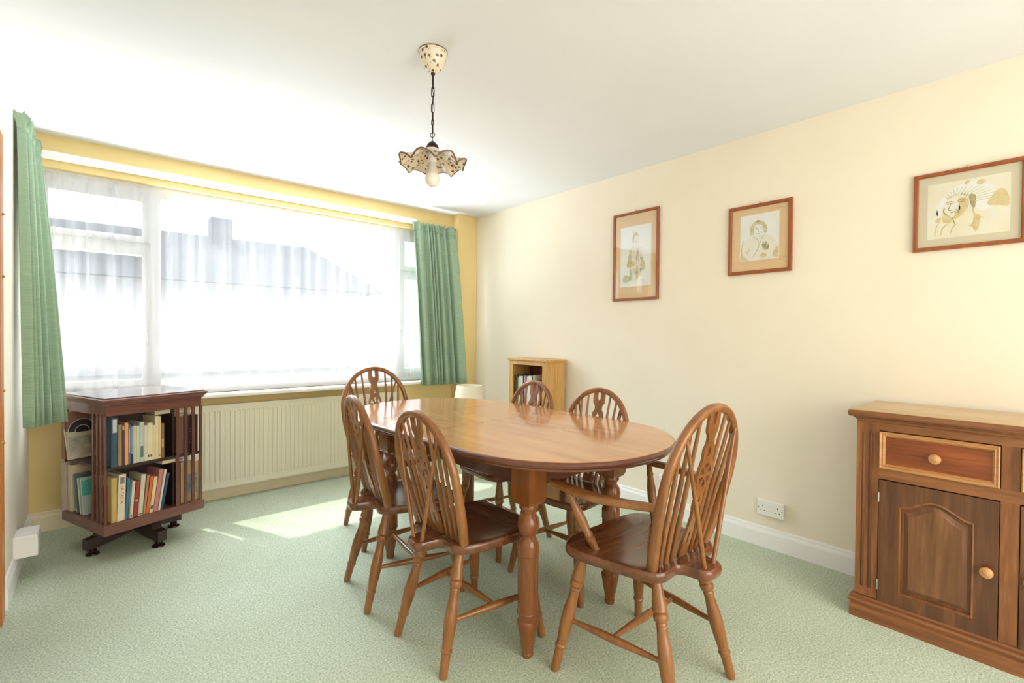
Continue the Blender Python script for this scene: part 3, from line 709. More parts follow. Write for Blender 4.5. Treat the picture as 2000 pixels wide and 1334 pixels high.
# upper shelf, front-right face: (width, height, depth, colour, label, mark)
up = [(0.031, .262, (62, 92, 112), 'tall slate blue hardback at the left end of the upper shelf facing the room', (.70, .97), (200, 210, 215)),
      (0.016, .222, (176, 142, 96), 'tan spined book right beside the tall slate blue one', None, None),
      (0.014, .222, (88, 72, 88), 'dull purple slim book between a tan and an orange spine', (.86, .97), (200, 180, 150)),
      (0.016, .228, (248, 172, 104), 'pale orange book, the only orange spine on the upper shelf', None, None),
      (0.011, .216, (104, 112, 138), 'thin grey blue book next to the orange spine', (.3, .9), (170, 175, 190)),
      (0.012, .216, (48, 56, 92), 'thin navy book with white title on the upper shelf', (.25, .95), (150, 155, 180)),
      (0.015, .206, (208, 212, 182), 'pale green paperback right of the navy spine', None, None),
      (0.015, .204, (210, 214, 188), 'second pale green paperback, leaning on a taller grey green volume', None, None),
      (0.022, .220, (198, 208, 196), 'thick grey green volume with dark lettering down its spine', (.12, .40), (110, 120, 118)),
      (0.016, .200, (226, 220, 194), 'short cream white paperback right of the grey green volume', None, None),
      (0.012, .210, (236, 224, 190), 'cream paperback with a small brown square low on the spine, left one of the pair', (.09, .15), (110, 84, 52)),
      (0.014, .210, (240, 228, 192), 'cream paperback with a small brown square low on the spine, right one of the pair', (.09, .15), (110, 84, 52)),
      (0.012, .196, (234, 214, 168), 'short slim buff book right of the twin cream paperbacks', None, None),
      (0.018, .244, (236, 220, 178), 'tallest cream book in the middle of the upper shelf', None, None),
      (0.012, .240, (236, 204, 146), 'tall pale yellow book left of the brown one', (.05, .11), (204, 140, 90)),
      (0.018, .198, (142, 110, 86), 'light brown book with a gold line on the spine, last of the open upper row', (.30, .55), (196, 170, 130))]
x = -0.216
for w_, h_, c, lb, mk, mc in up:
    book(bpt(x, -0.236, ZU), bu, bv, w_-0.0006, h_, 0.135, c, lb, GU, mark=mk, markc=mc or (60, 55, 50)); x += w_
for w_, h_, c, lb in ((0.017, .222, (140, 108, 92), 'brown spine behind the gap left of the bookcase slats, left one'), (0.016, .218, (132, 100, 88), 'brown spine behind the gap left of the bookcase slats, right one')):
    x = 0.113 if 'left one' in lb else 0.1305
    book(bpt(x, -0.228, ZU), bu, bv, w_, h_, 0.12, c, lb, GU)
# books lying on top of that row
book(bpt(0.005, -0.20, ZU+0.246), bu, bv, 0.022, 0.20, 0.13, (236, 222, 190), 'cream book lying flat on top of the upper row', GU, flat=True)
# right-hand bay behind the slats: black book with white print
blk = book(bpt(0.228, -0.222, ZU), bv, -bu, 0.030, .222, 0.066, (58, 42, 42), 'black book with white printed cover seen behind the right slats', GU)
me = text_mesh('\n'.join(['- - -', '-- --', '- --', '---', '-- -', '- -- -']), 0.016)
ob = link('cover_print', me, bmat((190, 176, 170)), blk); ob.rotation_euler = (PI/2, 0, -PI/2); ob.location = (-0.0006, 0.034, 0.10)
x = -0.190
for k, (w_, h_, c, lb) in enumerate(((0.030, .236, (226, 214, 190), 'cream book in the right bay of the upper shelf just behind the black one'), (0.026, .215, (196, 182, 160), 'greyish book in the right bay of the upper shelf beside the thick cream one'))):
    book(bpt(0.228, x, ZU), bv, -bu, w_-0.001, h_, 0.12, c, lb, GU); x += w_
# lower shelf, front-right face
lo = [(0.026, .238, (206, 178, 108), 'mustard yellow book at the left end of the lower shelf facing the room', None, None, 0, None),
      (0.034, .250, (236, 222, 200), 'thick off-white book with orange red title LA CASTA', (.80, .94), (150, 140, 140), 0.03, 'LA CASTA'),
      (0.013, .222, (78, 122, 146), 'teal blue book right of the thick off-white one', None, None, 0.06, None),
      (0.007, .210, (120, 140, 146), 'very thin grey book leaning next to the teal one', None, None, 0.06, None),
      (0.015, .200, (222, 214, 196), 'short white book leaning beside the red one', (.03, .10), (180, 120, 110), 0.07, None),
      (0.021, .192, (170, 66, 54), 'short brick red book in the middle of the lower shelf', (.45, .50), (220, 170, 150), 0.08, None),
      (0.022, .226, (222, 216, 190), 'tall off-white book right of the short red one', (.03, .06), (90, 100, 110), 0.08, None),
      (0.012, .216, (186, 140, 118), 'dusty pink slim book leaning left of the orange one', None, None, 0.10, None),
      (0.016, .204, (226, 118, 54), 'bright orange book on the lower shelf', None, None, 0.12, None),
      (0.018, .200, (240, 216, 170), 'cream yellow paperback leaning right of the bright orange one', (.10, .20), (90, 90, 90), 0.13, None),
      (0.022, .236, (206, 138, 136), 'tall pink book near the right of the lower row', None, None, 0.14, None),
      (0.012, .228, (232, 222, 202), 'thin white book leaning on the tall pink one', None, None, 0.15, None),
      (0.014, .206, (60, 88, 124), 'navy blue book leaning at the right end of the open lower row', None, None, 0.17, None)]
x = -0.216
for w_, h_, c, lb, mk, mc, tl, tx in lo:
    book(bpt(x, -0.236, ZL+0.001+0*tl), bu, bv, w_-0.0006, h_, 0.135, c, lb, GL, tilt=tl, mark=mk, markc=mc or (60, 55, 50), text=tx, textc=(214, 96, 58))
    x += w_*(1.0+0.10*(tl > 0.05))
book(bpt(0.028, -0.232, ZL+0.258), bu, bv, 0.020, 0.115, 0.13, (226, 204, 166), 'buff book lying flat on top of the lower row', GL, flat=True, mark=(.80, .95), markc=(90, 130, 170))
for x, w_, h_, c, lb in ((0.116, .013, .232, (84, 64, 62), 'dark brown book left of the tan one behind the lower slats'), (0.130, .022, .244, (206, 164, 112), 'tan book right of the dark brown one behind the lower slats')):
    book(bpt(x, -0.228, ZL), bu, bv, w_, h_, 0.12, c, lb, GL)
bb = book(bpt(0.236, -0.222, ZL), bv, -bu, 0.030, .236, 0.078, (196, 168, 120), 'tan book with a grey blue photo cover behind the right lower slats', GL)
MB().box((-0.0012, 0.012, 0.045), (-0.0002, 0.066, 0.165)).build('cover_picture', noise_mat('cover_photo', srgb(96, 108, 118), srgb(160, 170, 164), nscale=40, rough=0.5), bb)
x = -0.190
for w_, h_, c, lb in ((0.028, .232, (120, 84, 66), 'brown book in the right bay of the lower shelf behind the tan cover'), (0.028, .222, (206, 196, 174), 'stone coloured book in the right bay of the lower shelf')):
    book(bpt(0.228, x, ZL), bv, -bu, w_-0.001, h_, 0.12, c, lb, GL); x += w_
# left face: open bay towards the curtain; spines face -bu, row runs along -bv (from near slats to far corner)
def lbook(v, z, w_, h_, d_, c, lb, g, tilt=0, out=0.236, **kw): return book(bpt(-out, v, z), -bv, bu, w_, h_, d_, c, lb, g, tilt=tilt, **kw)
hb = lbook(0.225, ZU, 0.040, .262, 0.150, (150, 108, 90), 'thick patterned brown hardback with an arched window cover at the left of the bookcase', GU, out=0.262)
def flatcover(parent, pts, c, y, nm):
    """shape on the near cover of a left-face book: plane x = w, pts are (depth, height)"""
    m_ = MB(); vs0 = [m_.bm.verts.new((y, a_, b_)) for a_, b_ in pts]; vs1 = [m_.bm.verts.new((y+0.0006, a_, b_)) for a_, b_ in pts]
    n_ = len(pts)
    for i in range(n_): m_.face([vs0[i], vs0[(i+1) % n_], vs1[(i+1) % n_], vs1[i]])
    m_.face(vs0); m_.face(vs1); return m_.build(nm, c if not isinstance(c, tuple) else bmat(c), parent)
arc = lambda r, cx_, cz_, n_=16: [(cx_+r*math.cos(PI*i/n_), cz_+r*math.sin(PI*i/n_)) for i in range(n_+1)]
flatcover(hb, arc(0.066, 0.078, 0.155)+[(0.012, 0.125), (0.144, 0.125)], (206, 196, 180), 0.0402, 'arch_border')
flatcover(hb, arc(0.061, 0.078, 0.156)+[(0.017, 0.126), (0.139, 0.126)], (62, 62, 66), 0.0408, 'arch_panel')
flatcover(hb, arc(0.034, 0.078, 0.152)+[(0.044, 0.126), (0.112, 0.126)], (206, 196, 180), 0.0414, 'arch_inner_border')
flatcover(hb, arc(0.030, 0.078, 0.152)+[(0.048, 0.127), (0.108, 0.127)], (54, 50, 58), 0.0420, 'arch_inner_panel')
me = text_mesh('\n'.join(['-- - --', '- -- -']), 0.010)
lpb = lbook(0.150, ZU, 0.012, .175, 0.125, (214, 204, 180), 'grey cream paperback leaning forward from the upper left bay', GU, tilt=-0.30, out=0.262)
flatcover(lpb, [(0.01, 0.02), (0.12, 0.02), (0.12, 0.125), (0.01, 0.125)], noise_mat('map_print', srgb(150, 146, 128), srgb(208, 198, 174), nscale=26, rough=0.6), 0.0122, 'cover_print')
lbook(0.235, ZL, 0.014, .275, 0.16, (190, 176, 160), 'tall thin grey folder at the far left edge of the lower shelf', GL, out=0.262)
lbook(0.212, ZL, 0.050, .262, 0.16, (228, 210, 178), 'big cream box file standing at the left of the lower shelf', GL, out=0.240)
lbook(0.120, ZL, 0.018, .215, 0.13, (104, 128, 130), 'grey teal paperback leaning against the cream box file', GL, tilt=-0.16, mark=(.04, .12), markc=(220, 214, 190))
lbook(0.072, ZL, 0.016, .200, 0.13, (206, 212, 196), 'pale green white paperback leaning in the lower left bay', GL, tilt=-0.20)
tq = lbook(0.040, ZL, 0.012, .205, 0.12, (190, 206, 196), 'paperback with a turquoise cover leaning at the front of the lower left bay', GL, tilt=-0.16)
flatcover(tq, [(0.0, 0.105), (0.12, 0.105), (0.12, 0.19), (0.0, 0.19)], (96, 186, 176), 0.0122, 'cover_print')
for k, (v_, w_, c, lb) in enumerate(((-0.096, .032, (150, 54, 44), 'brick red hardback behind the near lower slats, first from the left'), (-0.130, .034, (160, 58, 46), 'brick red hardback behind the near lower slats, the middle one'), (-0.166, .028, (146, 50, 44), 'brick red hardback behind the near lower slats with a small white label'))):
    lbook(v_, ZL, w_, .190, 0.015, c, lb, GL, out=0.232, mark=(.04, .16) if k == 2 else None, markc=(230, 220, 210))

# ------------------------------------------------------------------ oak bookcase on the right wall
def oakcase():
    x0, x1, y0, y1, z1 = 2.735, 2.960, 2.735, 3.180, 1.03
    oc = empty('oak_bookcase', ((x0+x1)/2, (y0+y1)/2, 0), 0, 'small pale oak open bookcase against the right wall beyond the table', 'bookcase')
    L = lambda a, b: ((a[0]-(x0+x1)/2, a[1]-(y0+y1)/2, a[2]), (b[0]-(x0+x1)/2, b[1]-(y0+y1)/2, b[2]))
    t = 0.022
    MB().box(*L((x0-0.018, y0-0.020, z1-0.010), (x1, y1+0.020, z1+0.006)), bev=0.003).build('top', M['oak'], oc)
    for a, b in ((y0, y0+t), (y1-t, y1)): MB().box(*L((x0+0.004, a, 0.0), (x1, b, z1-0.010))).build('side_panel', M['oak'], oc)
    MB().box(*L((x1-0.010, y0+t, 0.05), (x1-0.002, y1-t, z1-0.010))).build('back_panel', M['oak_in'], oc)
    for z in (0.07, 0.365, 0.655): MB().box(*L((x0+0.010, y0+t, z-0.020), (x1-0.010, y1-t, z))).build('shelf', M['oak'], oc)
    f_ = MB()
    f_.box(*L((x0-0.004, y0-0.001, 0), (x0+0.008, y0+0.040, z1-0.010))); f_.box(*L((x0-0.004, y1-0.040, 0), (x0+0.008, y1+0.001, z1-0.010)))
    f_.box(*L((x0-0.004, y0+0.040, z1-0.045), (x0+0.008, y1-0.040, z1-0.010))); f_.box(*L((x0-0.004, y0+0.040, 0), (x0+0.008, y1-0.040, 0.07)))
    f_.build('face_frame', M['oak'], oc)
    bk = [(0.026, .235, (92, 84, 72), 'dark olive grey book at the far left of the oak bookcase shelf'), (0.014, .225, (72, 82, 58), 'slim dark green book near the left of the oak bookcase shelf'), (0.016, .215, (176, 178, 142), 'sage green book beside the slim dark green one'),
          (0.026, .228, (222, 222, 206), 'thick off-white book left of the navy spine in the oak bookcase'), (0.020, .228, (230, 228, 214), 'white book touching the navy spine in the oak bookcase'), (0.014, .232, (36, 40, 66), 'navy black book in the middle of the oak bookcase row'),
          (0.015, .232, (170, 176, 216), 'pale blue white book right of the navy one'), (0.020, .215, (222, 106, 92), 'coral red book with an olive top in the oak bookcase'), (0.018, .230, (236, 214, 190), 'peach cream book right of the coral red one'),
          (0.022, .236, (232, 232, 224), 'white book right of the peach one in the oak bookcase'), (0.022, .238, (214, 222, 216), 'pale grey green book in the oak bookcase row'), (0.014, .234, (78, 48, 42), 'thin dark brown book in the oak bookcase row'),
          (0.013, .244, (240, 236, 226), 'tall thin white book with a dark band'), (0.034, .205, (176, 38, 36), 'crimson red book at the right of the oak bookcase row'), (0.024, .198, (232, 230, 214), 'short off-white book right of the crimson one'), (0.014, .196, (150, 70, 60), 'dull red book at the right end of the oak bookcase row')]
    y = y1-0.042
    for w_, h_, c, lb in bk:
        book(Vector((x0+0.022, y, 0.6555)), (0, -1, 0), (1, 0, 0), w_-0.0005, h_, 0.14, c, lb, 'books on the top shelf of the oak bookcase', mark=(.45, .49) if 'dark band' in lb else None); y -= w_*1.02
    y = y1-0.042
    for w_, h_, c, lb in ((0.06, .24, (84, 44, 32), 'dark brown volume at the left of the second oak bookcase shelf'), (0.08, .235, (150, 48, 34), 'wide rust red volume on the second oak bookcase shelf'), (0.08, .23, (120, 36, 30), 'wide dark red volume on the second oak bookcase shelf'), (0.09, .235, (160, 60, 42), 'wide orange red volume at the right of the second oak bookcase shelf')):
        book(Vector((x0+0.022, y, 0.3655)), (0, -1, 0), (1, 0, 0), w_, h_, 0.14, c, lb, 'books on the second shelf of the oak bookcase'); y -= w_*1.03
oakcase()

# ------------------------------------------------------------------ lamp with white shade behind the table
lp = empty('table_lamp', (2.43, 3.36, 0), 0, 'lamp with a plain white tapered shade standing behind the far end of the table', 'lamp')
sh = MB(); n = 40; R = [[Vector((r*math.cos(2*PI*i/n), r*math.sin(2*PI*i/n), z)) for i in range(n)] for r, z in ((.142, .600), (.108, .800), (.104, .800), (.138, .600))]
sh.loft(R, loop=True, cap=False).build('lamp_shade', M['shade_lamp'], lp, smooth=True)
MB().turned((0, 0, 0), (0, 0, 0.60), [(0, .09), (.03, .09), (.05, .05), (.2, .07), (.45, .085), (.7, .04), (.85, .018), (1, .014)], n=28).build('base', mat('lamp_base_glaze', srgb(230, 222, 205), 0.25), lp, smooth=True)
MB().turned((0, 0, 0.60), (0, 0, 0.72), [(0, .016), (.3, .016), (.35, .02), (.7, .03), (.92, .02), (1, .004)], n=20).build('bulb', M['bulb'], lp, smooth=True)
sp = MB()
for k in range(3):
    a_ = 2*PI*k/3; sp.turned((0.016*math.cos(a_), 0.016*math.sin(a_), 0.605), (.136*math.cos(a_), .136*math.sin(a_), .605), [(0, .002), (1, .002)], n=6)
sp.build('shade_ring', M['steel'], lp)

# ------------------------------------------------------------------ sideboard
def sideboard():
    X0, X1, Ya, Yb, ZS_ = 2.56, 2.965, -0.63, 0.603, 0.92   # front plane, wall side, right end, left end
    sb = empty('sideboard', ((X0+X1)/2, (Ya+Yb)/2, 0), 0, 'carved brown pine sideboard with drawers and arched panel doors at the right edge', 'sideboard')
    ox, oy = (X0+X1)/2, (Ya+Yb)/2
    B = lambda m_, a, b, **k: m_.box((a[0]-ox, a[1]-oy, a[2]), (b[0]-ox, b[1]-oy, b[2]), **k)
    # body
    b = MB(); t = 0.02
    B(b, (X0+0.012, Yb-t, 0.0), (X1, Yb, 0.875)); B(b, (X0+0.012, Ya, 0.0), (X1, Ya+t, 0.875)); B(b, (X1-0.01, Ya+t, 0.05), (X1, Yb-t, 0.875)); B(b, (X0+0.03, Ya+t, 0.06), (X1-0.01, Yb-t, 0.08))
    b.build('carcass', M['pine'], sb)
    ymid = (Ya+Yb)/2
    for ya_ in (Yb-0.080, Ya):
        f_ = MB(); B(f_, (X0, ya_, 0.10), (X0+0.02, ya_+0.080, 0.875)); f_.build('corner_stile', M['pine'], sb)
    for yc in (Yb-0.026, Yb-0.052, Ya+0.026, Ya+0.052):
        MB().sweep([(X0-ox-0.0005, yc-oy, 0.14), (X0-ox-0.0005, yc-oy, 0.82)], 0.006, 0.0035, up=Vector((1, 0, 0)), n=8).build('reeding', M['pine_dk'], sb)
    for za_, zb_ in ((0.835, 0.875), (0.626, 0.672), (0.075, 0.084)):
        r = MB(); B(r, (X0+0.002, Ya+0.08, za_), (X0+0.02, Yb-0.08, zb_)); r.build('rail', M['pine_h'], sb)
    for ym in (0.1265, -0.2965):
        r = MB(); B(r, (X0+0.003, ym-0.025, 0.08), (X0+0.02, ym+0.025, 0.84)); r.build('centre_stile', M['pine'], sb)
    # top with rounded edge and cove moulding
    o = lambda d, z: [Vector((X0-0.034-d-ox, Yb+0.022+d-oy, z)), Vector((X1-ox+0.0, Yb+0.022+d-oy, z)), Vector((X1-ox+0.0, Ya-0.022-d-oy, z)), Vector((X0-0.034-d-ox, Ya-0.022-d-oy, z))]
    MB().loft([o(-0.012, .888), o(-0.003, .889), o(0.002, .893), o(0.005, .902), o(0.004, .911), o(0.0, .917), o(-0.006, .920), o(-.1, .920)]).build('top', [M['pine_h'], M['pine_top']], sb, smooth=True)
    tp = sb.children[-1]
    for p in tp.data.polygons:
        if p.normal.z > 0.6 and p.center.z > 0.915: p.material_index = 1
    MB().loft([o(-0.034, .862), o(-0.032, .868), o(-0.024, .872), o(-0.020, .880), o(-0.012, .884), o(-0.012, .889)]).build('cornice_moulding', M['pine_h'], sb)
    pl = lambda d, z: [Vector((X0-d-ox, Yb+d-oy, z)), Vector((X1-ox, Yb+d-oy, z)), Vector((X1-ox, Ya-d-oy, z)), Vector((X0-d-ox, Ya-d-oy, z))]
    MB().loft([pl(.016, .0), pl(.016, .052), pl(.010, .056), pl(.010, .060), pl(.018, .066), pl(.022, .074), pl(.018, .083), pl(.006, .088), pl(.004, .096), pl(-.004, .098)]).build('plinth', M['pine_h'], sb, smooth=True)
    bays = [(0.151, 0.5235), (-0.272, 0.1015), (-0.5535, -0.3215)]
    for i, (ya, yb) in enumerate(bays):
        # drawer
        d = empty('drawer'); d.parent = sb; 
        za, zb = 0.674, 0.832
        m_ = MB(); B(m_, (X0-0.004, ya+0.003, za), (X0+0.02, yb-0.003, zb)); 
        dr = m_.build('drawer_front', M['pine_red'], sb); bpy.data.objects.remove(d); dr.name = 'drawer'
        fm = MB()
        def frame_ring(d0, x): return [Vector((x-ox, y-oy, z)) for y, z in ((ya+0.003+d0, za+d0), (yb-0.003-d0, za+d0), (yb-0.003-d0, zb-d0), (ya+0.003+d0, zb-d0))]
        fm.loft([frame_ring(0, X0-0.004), frame_ring(0, X0-0.013), frame_ring(0.004, X0-0.016), frame_ring(0.008, X0-0.013), frame_ring(0.011, X0-0.012), frame_ring(0.014, X0-0.014), frame_ring(0.018, X0-0.009), frame_ring(0.021, X0-0.0042)], cap=False)
        fm.build('moulding', M['pine_lt'], dr)
        ym, zm = (ya+yb)/2-oy, 0.750
        kn = [(0, .009), (.25, .008), (.35, .016), (.55, .0205), (.8, .019), (.95, .010), (1, .002)]
        MB().turned((X0-0.004-ox, ym, zm), (X0-0.040-ox, ym, zm), kn, n=24).build('knob', M['knob'], dr, smooth=True)
        # door
        za, zb = 0.086, 0.622
        dd = MB(); B(dd, (X0+0.006, ya+0.003, za), (X0+0.020, yb-0.003, zb)); 
        # stiles and rails of the door with the arched opening as a plate with a hole
        wd = yb-ya-0.006; hh = zb-za; my = (ya+yb)/2
        sx_ = 0.068 if wd > 0.3 else 0.05
        po = [(-wd/2, za), (wd/2, za), (wd/2, zb), (-wd/2, zb)]
        yl, yr = -wd/2+sx_, wd/2-sx_
        def archpts(inset):
            pts = [(yl+inset, 0.152+inset), (yr-inset, 0.152+inset), (yr-inset, 0.520-inset)]
            for q in range(1, 16):
                u = q/16; yy = (yr-inset)+(yl-yr+2*inset)*u
                pts.append((yy, 0.520-inset+0.046*0.5*(1-math.cos(2*PI*u))))
            pts.append((yl+inset, 0.520-inset)); return pts
        me = curve_plate(po, [archpts(0)], 0.014)
        for v in me.vertices: xx, yy, zz = v.co; v.co = (X0+0.000-ox+yy+0.004, xx+my-oy, zz)
        dr2 = link('door', me, M['pine_dk'], sb)
        dd.build('door_back', M['pine_dk'], dr2)
        pn = MB()
        A = [archpts(q) for q in (0.0, 0.006, 0.031, 0.034)]
        pn.loft([[Vector((X0+dx-ox, a_+my-oy, b_)) for a_, b_ in P] for P, dx in zip(A, (0.010, 0.011, 0.0005, -0.003))])
        pn.build('raised_panel', M['pine_dk2'], dr2)
        md_ = MB(); A0, A1, A2 = archpts(-0.001), archpts(0.004), archpts(0.008)
        md_.loft([[Vector((X0+dx-ox, a_+my-oy, b_)) for a_, b_ in P] for P, dx in zip((A0, A1, A2), (-0.0032, -0.005, 0.003))], cap=False)
        md_.build('panel_moulding', M['pine'], dr2)
        ky = ya+0.033 if i == 0 else yb-0.033
        if i == 2: ky = yb-0.03
        MB().turned((X0-0.003-ox, ky-oy, 0.352), (X0-0.040-ox, ky-oy, 0.352), kn, n=24).build('knob', M['knob'], dr2, smooth=True)
        for z in (0.547, 0.168):
            hy = (yb-0.002) if i == 0 else (ya+0.002)
            h_ = MB(); h_.turned((X0-0.005-ox, hy-oy, z-0.022), (X0-0.005-ox, hy-oy, z+0.022), [(0, .002), (.06, .0042), (.94, .0042), (1, .002)], n=10)
            h_.build('hinge', M['steel'], dr2, smooth=True)
M['pine_dk2'] = wood('sideboard_panel_pine', srgb(96, 60, 36), srgb(156, 108, 70), srgb(122, 80, 50), axis='Z', rough=0.4, coat=0.15, ring=3)
sideboard()

# ------------------------------------------------------------------ sockets
def socket(yc, zc, label):
    o = empty('double_socket', (XR, yc, zc), 0, label, 'socket', 'double wall sockets on the right wall')
    MB().box((-0.028, -0.073, -0.043), (0, 0.073, 0.043), bev=0.003).build('faceplate', M['plastic'], o)
    s = MB()
    for sy in (-1, 1):
        c = sy*0.040
        s.box((-0.0286, c-0.002, 0.008), (-0.0276, c+0.002, 0.017))
        for q in (-0.011, 0.011): s.box((-0.0286, c+q-0.004, -0.015), (-0.0276, c+q+0.004, -0.0115))
        s.turned((-0.0286, sy*0.064, 0), (-0.0276, sy*0.064, 0), [(0, .003), (1, .003)], n=8)
    s.build('slots', M['slot'], o)
    for sy in (-1, 1): MB().box((-0.0315, sy*0.010-0.007, 0.010), (-0.027, sy*0.010+0.007, 0.024), bev=0.001).build('switch', M['plastic'], o)
socket(1.109, 0.236, 'white double socket on the right wall close to the sideboard')
socket(1.765, 0.236, 'white double socket glimpsed through the carver chair back near the skirting')
jb = empty('junction_box', (XL, 3.42, 0.10), 0, 'small white plastic box fixed low on the left wall above the skirting', 'junction box')
MB().box((0, -0.06, 0.008), (0.090, 0.10, 0.112), bev=0.004).build('casing', M['plastic'], jb)
MB().box((0.01, -0.062, 0.10), (0.088, 0.098, 0.116), bev=0.003).build('lid', M['plastic'], jb)

# ------------------------------------------------------------------ pictures
def picture(y0, y1, z0, z1, fw, mw_, mmat, pmat, art, label):
    """y0 > y1: far and near edge on the right wall. art draws with normalised coordinates (0..1, 0..1)"""
    yc, zc = (y0+y1)/2, (z0+z1)/2; W_, H_ = (y0-y1), z1-z0
    o = empty('framed_picture', (XR, yc, zc), 0, label, 'picture')
    # local: u to the right (towards -Y), w up; x out of wall is negative
    V_ = lambda u, w, d: Vector((-d, -u, w))
    f_ = MB(); hw, hh = W_/2, H_/2
    def rg(i, d): return [V_(-hw+i, -hh+i, d), V_(hw-i, -hh+i, d), V_(hw-i, hh-i, d), V_(-hw+i, hh-i, d)]
    f_.loft([rg(0, 0.003), rg(0, 0.017), rg(0.002, 0.020), rg(fw-0.004, 0.020), rg(fw, 0.016), rg(fw, 0.003)], loop=True, cap=False)
    f_.build('frame', M['frame_pic'], o)
    MB().loft([[V_(a*(hw-fw), b*(hh-fw), d) for a, b in ((-1, -1), (1, -1), (1, 1), (-1, 1))] for d in (0.004, 0.008)]).build('mount', mmat, o)
    pw, ph_ = hw-fw-mw_[0], hh-fw-mw_[1]
    MB().loft([[V_(a*pw, b*ph_+mw_[2], d) for a, b in ((-1, -1), (1, -1), (1, 1), (-1, 1))] for d in (0.008, 0.0086)]).build('paper', pmat, o)
    def patch(pts, m_, lay):
        P = catmull([(a, b, 0) for a, b in pts], 4) if len(pts) > 3 else [Vector((a, b, 0)) for a, b in pts]
        q = MB(); d = 0.0087+lay*0.00012
        vs = [q.bm.verts.new(V_((p.x*2-1)*pw, (p.y*2-1)*ph_+mw_[2], d)) for p in P]; q.face(vs)
        bmesh.ops.triangulate(q.bm, faces=q.bm.faces)
        return q, d, m_
    arts = {}
    def add(kind, pts, m_, lay, w_=0.004):
        q = arts.setdefault(m_, MB()); d = 0.0087+lay*0.00012
        if kind == 'fill':
            P = catmull([(a, b, 0) for a, b in pts], 4)
            vs = [q.bm.verts.new(V_((p.x*2-1)*pw, (p.y*2-1)*ph_+mw_[2], d)) for p in P]; f__ = q.face(vs)
            if f__: bmesh.ops.triangulate(q.bm, faces=[f__])
        else:
            P = catmull([(a, b, 0) for a, b in pts], 5, closed=False)
            Q = [V_((p.x*2-1)*pw, (p.y*2-1)*ph_+mw_[2], d) for p in P]; n_ = len(Q); L1 = []; L2 = []
            for i in range(n_):
                t_ = (Q[min(i+1, n_-1)]-Q[max(i-1, 0)]).normalized(); s_ = t_.cross(Vector((1, 0, 0)))*(w_/2*(0.35+0.65*math.sin(PI*(i+0.5)/n_)))
                L1.append(q.bm.verts.new(Q[i]+s_)); L2.append(q.bm.verts.new(Q[i]-s_))
            for i in range(n_-1): q.face([L1[i], L1[i+1], L2[i+1], L2[i]])
    art(add)
    dr_ = None
    for m_, q in arts.items():
        q.build('drawing', M[m_], o)
    # hanging hook just over the frame
    MB().turned((-0.004, 0, hh-0.002), (-0.004, 0, hh+0.012), [(0, .0035), (0.6, .005), (1, .002)], n=8).build('hook', M['brass'], o)
    # glazing
    MB().loft([[V_(a*(hw-fw), b*(hh-fw), d) for a, b in ((-1, -1), (1, -1), (1, 1), (-1, 1))] for d in (0.0125, 0.0129)]).build('glazing', M['pic_glass'], o)
    return o
rnd = random.Random(11)
def scrib(add, cx_, cy_, rx, ry, m_, n_, lay=3, w_=0.003, ln=0.10):
    for _ in range(n_):
        a = rnd.uniform(0, 6.28); r = math.sqrt(rnd.random()); x_ = cx_+rx*r*math.cos(a); y_ = cy_+ry*r*math.sin(a); b = rnd.uniform(-0.5, 0.5)+PI/2
        add('line', [(x_, y_), (x_+ln*0.4*math.cos(b)+0.01, y_+ln*0.5*math.sin(b)), (x_+ln*math.cos(b), y_+ln*math.sin(b))], m_, lay, w_)
def art_standing(add):
    add('fill', [(.05, .07), (.30, .03), (.62, .06), (.85, .05), (.72, .12), (.40, .14), (.12, .15)], 'wash3', 0)
    add('fill', [(.10, .09), (.26, .08), (.33, .15), (.22, .20), (.10, .17)], 'wash2', 1)
    add('fill', [(.36, .60), (.42, .67), (.58, .68), (.68, .62), (.74, .45), (.80, .32), (.76, .24), (.68, .30), (.64, .18), (.60, .06), (.50, .05), (.50, .22), (.44, .22), (.40, .07), (.30, .08), (.30, .28), (.24, .40), (.28, .52)], 'wash3', 1)
    add('fill', [(.42, .78), (.44, .84), (.50, .87), (.58, .85), (.61, .78), (.58, .71), (.52, .69), (.45, .71)], 'wash3', 2)
    add('fill', [(.40, .74), (.41, .83), (.49, .88), (.57, .87), (.60, .82), (.52, .84), (.45, .80), (.44, .72)], 'wash2', 3)
    add('line', [(.47, .87), (.43, .91), (.38, .95)], 'wash2', 3, .004); add('line', [(.49, .79), (.53, .795)], 'ink', 4, .004); add('line', [(.50, .74), (.54, .735)], 'ink', 4, .004)
    add('fill', [(.26, .46), (.33, .60), (.38, .58), (.36, .46), (.30, .40)], 'wash2', 2)
    add('fill', [(.22, .38), (.34, .42), (.48, .40), (.46, .34), (.30, .32), (.22, .34)], 'wash1', 3)
    add('fill', [(.54, .34), (.60, .30), (.60, .12), (.54, .10), (.52, .22)], 'wash1', 2); add('fill', [(.32, .28), (.38, .26), (.38, .12), (.32, .11)], 'wash2', 2)
    add('fill', [(.68, .46), (.76, .44), (.82, .30), (.74, .26), (.70, .34)], 'wash2', 3)
    for a in ((.40, .66), (.62, .64)): add('line', [a, (a[0]-.06, a[1]-.12), (a[0]-.08, a[1]-.26)], 'wash1', 4, .004)
    for k in range(4): add('line', [(.44+.05*k, .64), (.43+.055*k, .50), (.42+.06*k, .36)], 'wash2', 4, .003)
    scrib(add, .50, .30, .22, .26, 'wash2', 34, 4, .0028, .07); scrib(add, .30, .44, .08, .14, 'ink', 12, 5, .0022, .05); scrib(add, .72, .36, .07, .10, 'wash1', 12, 5, .0025, .05)
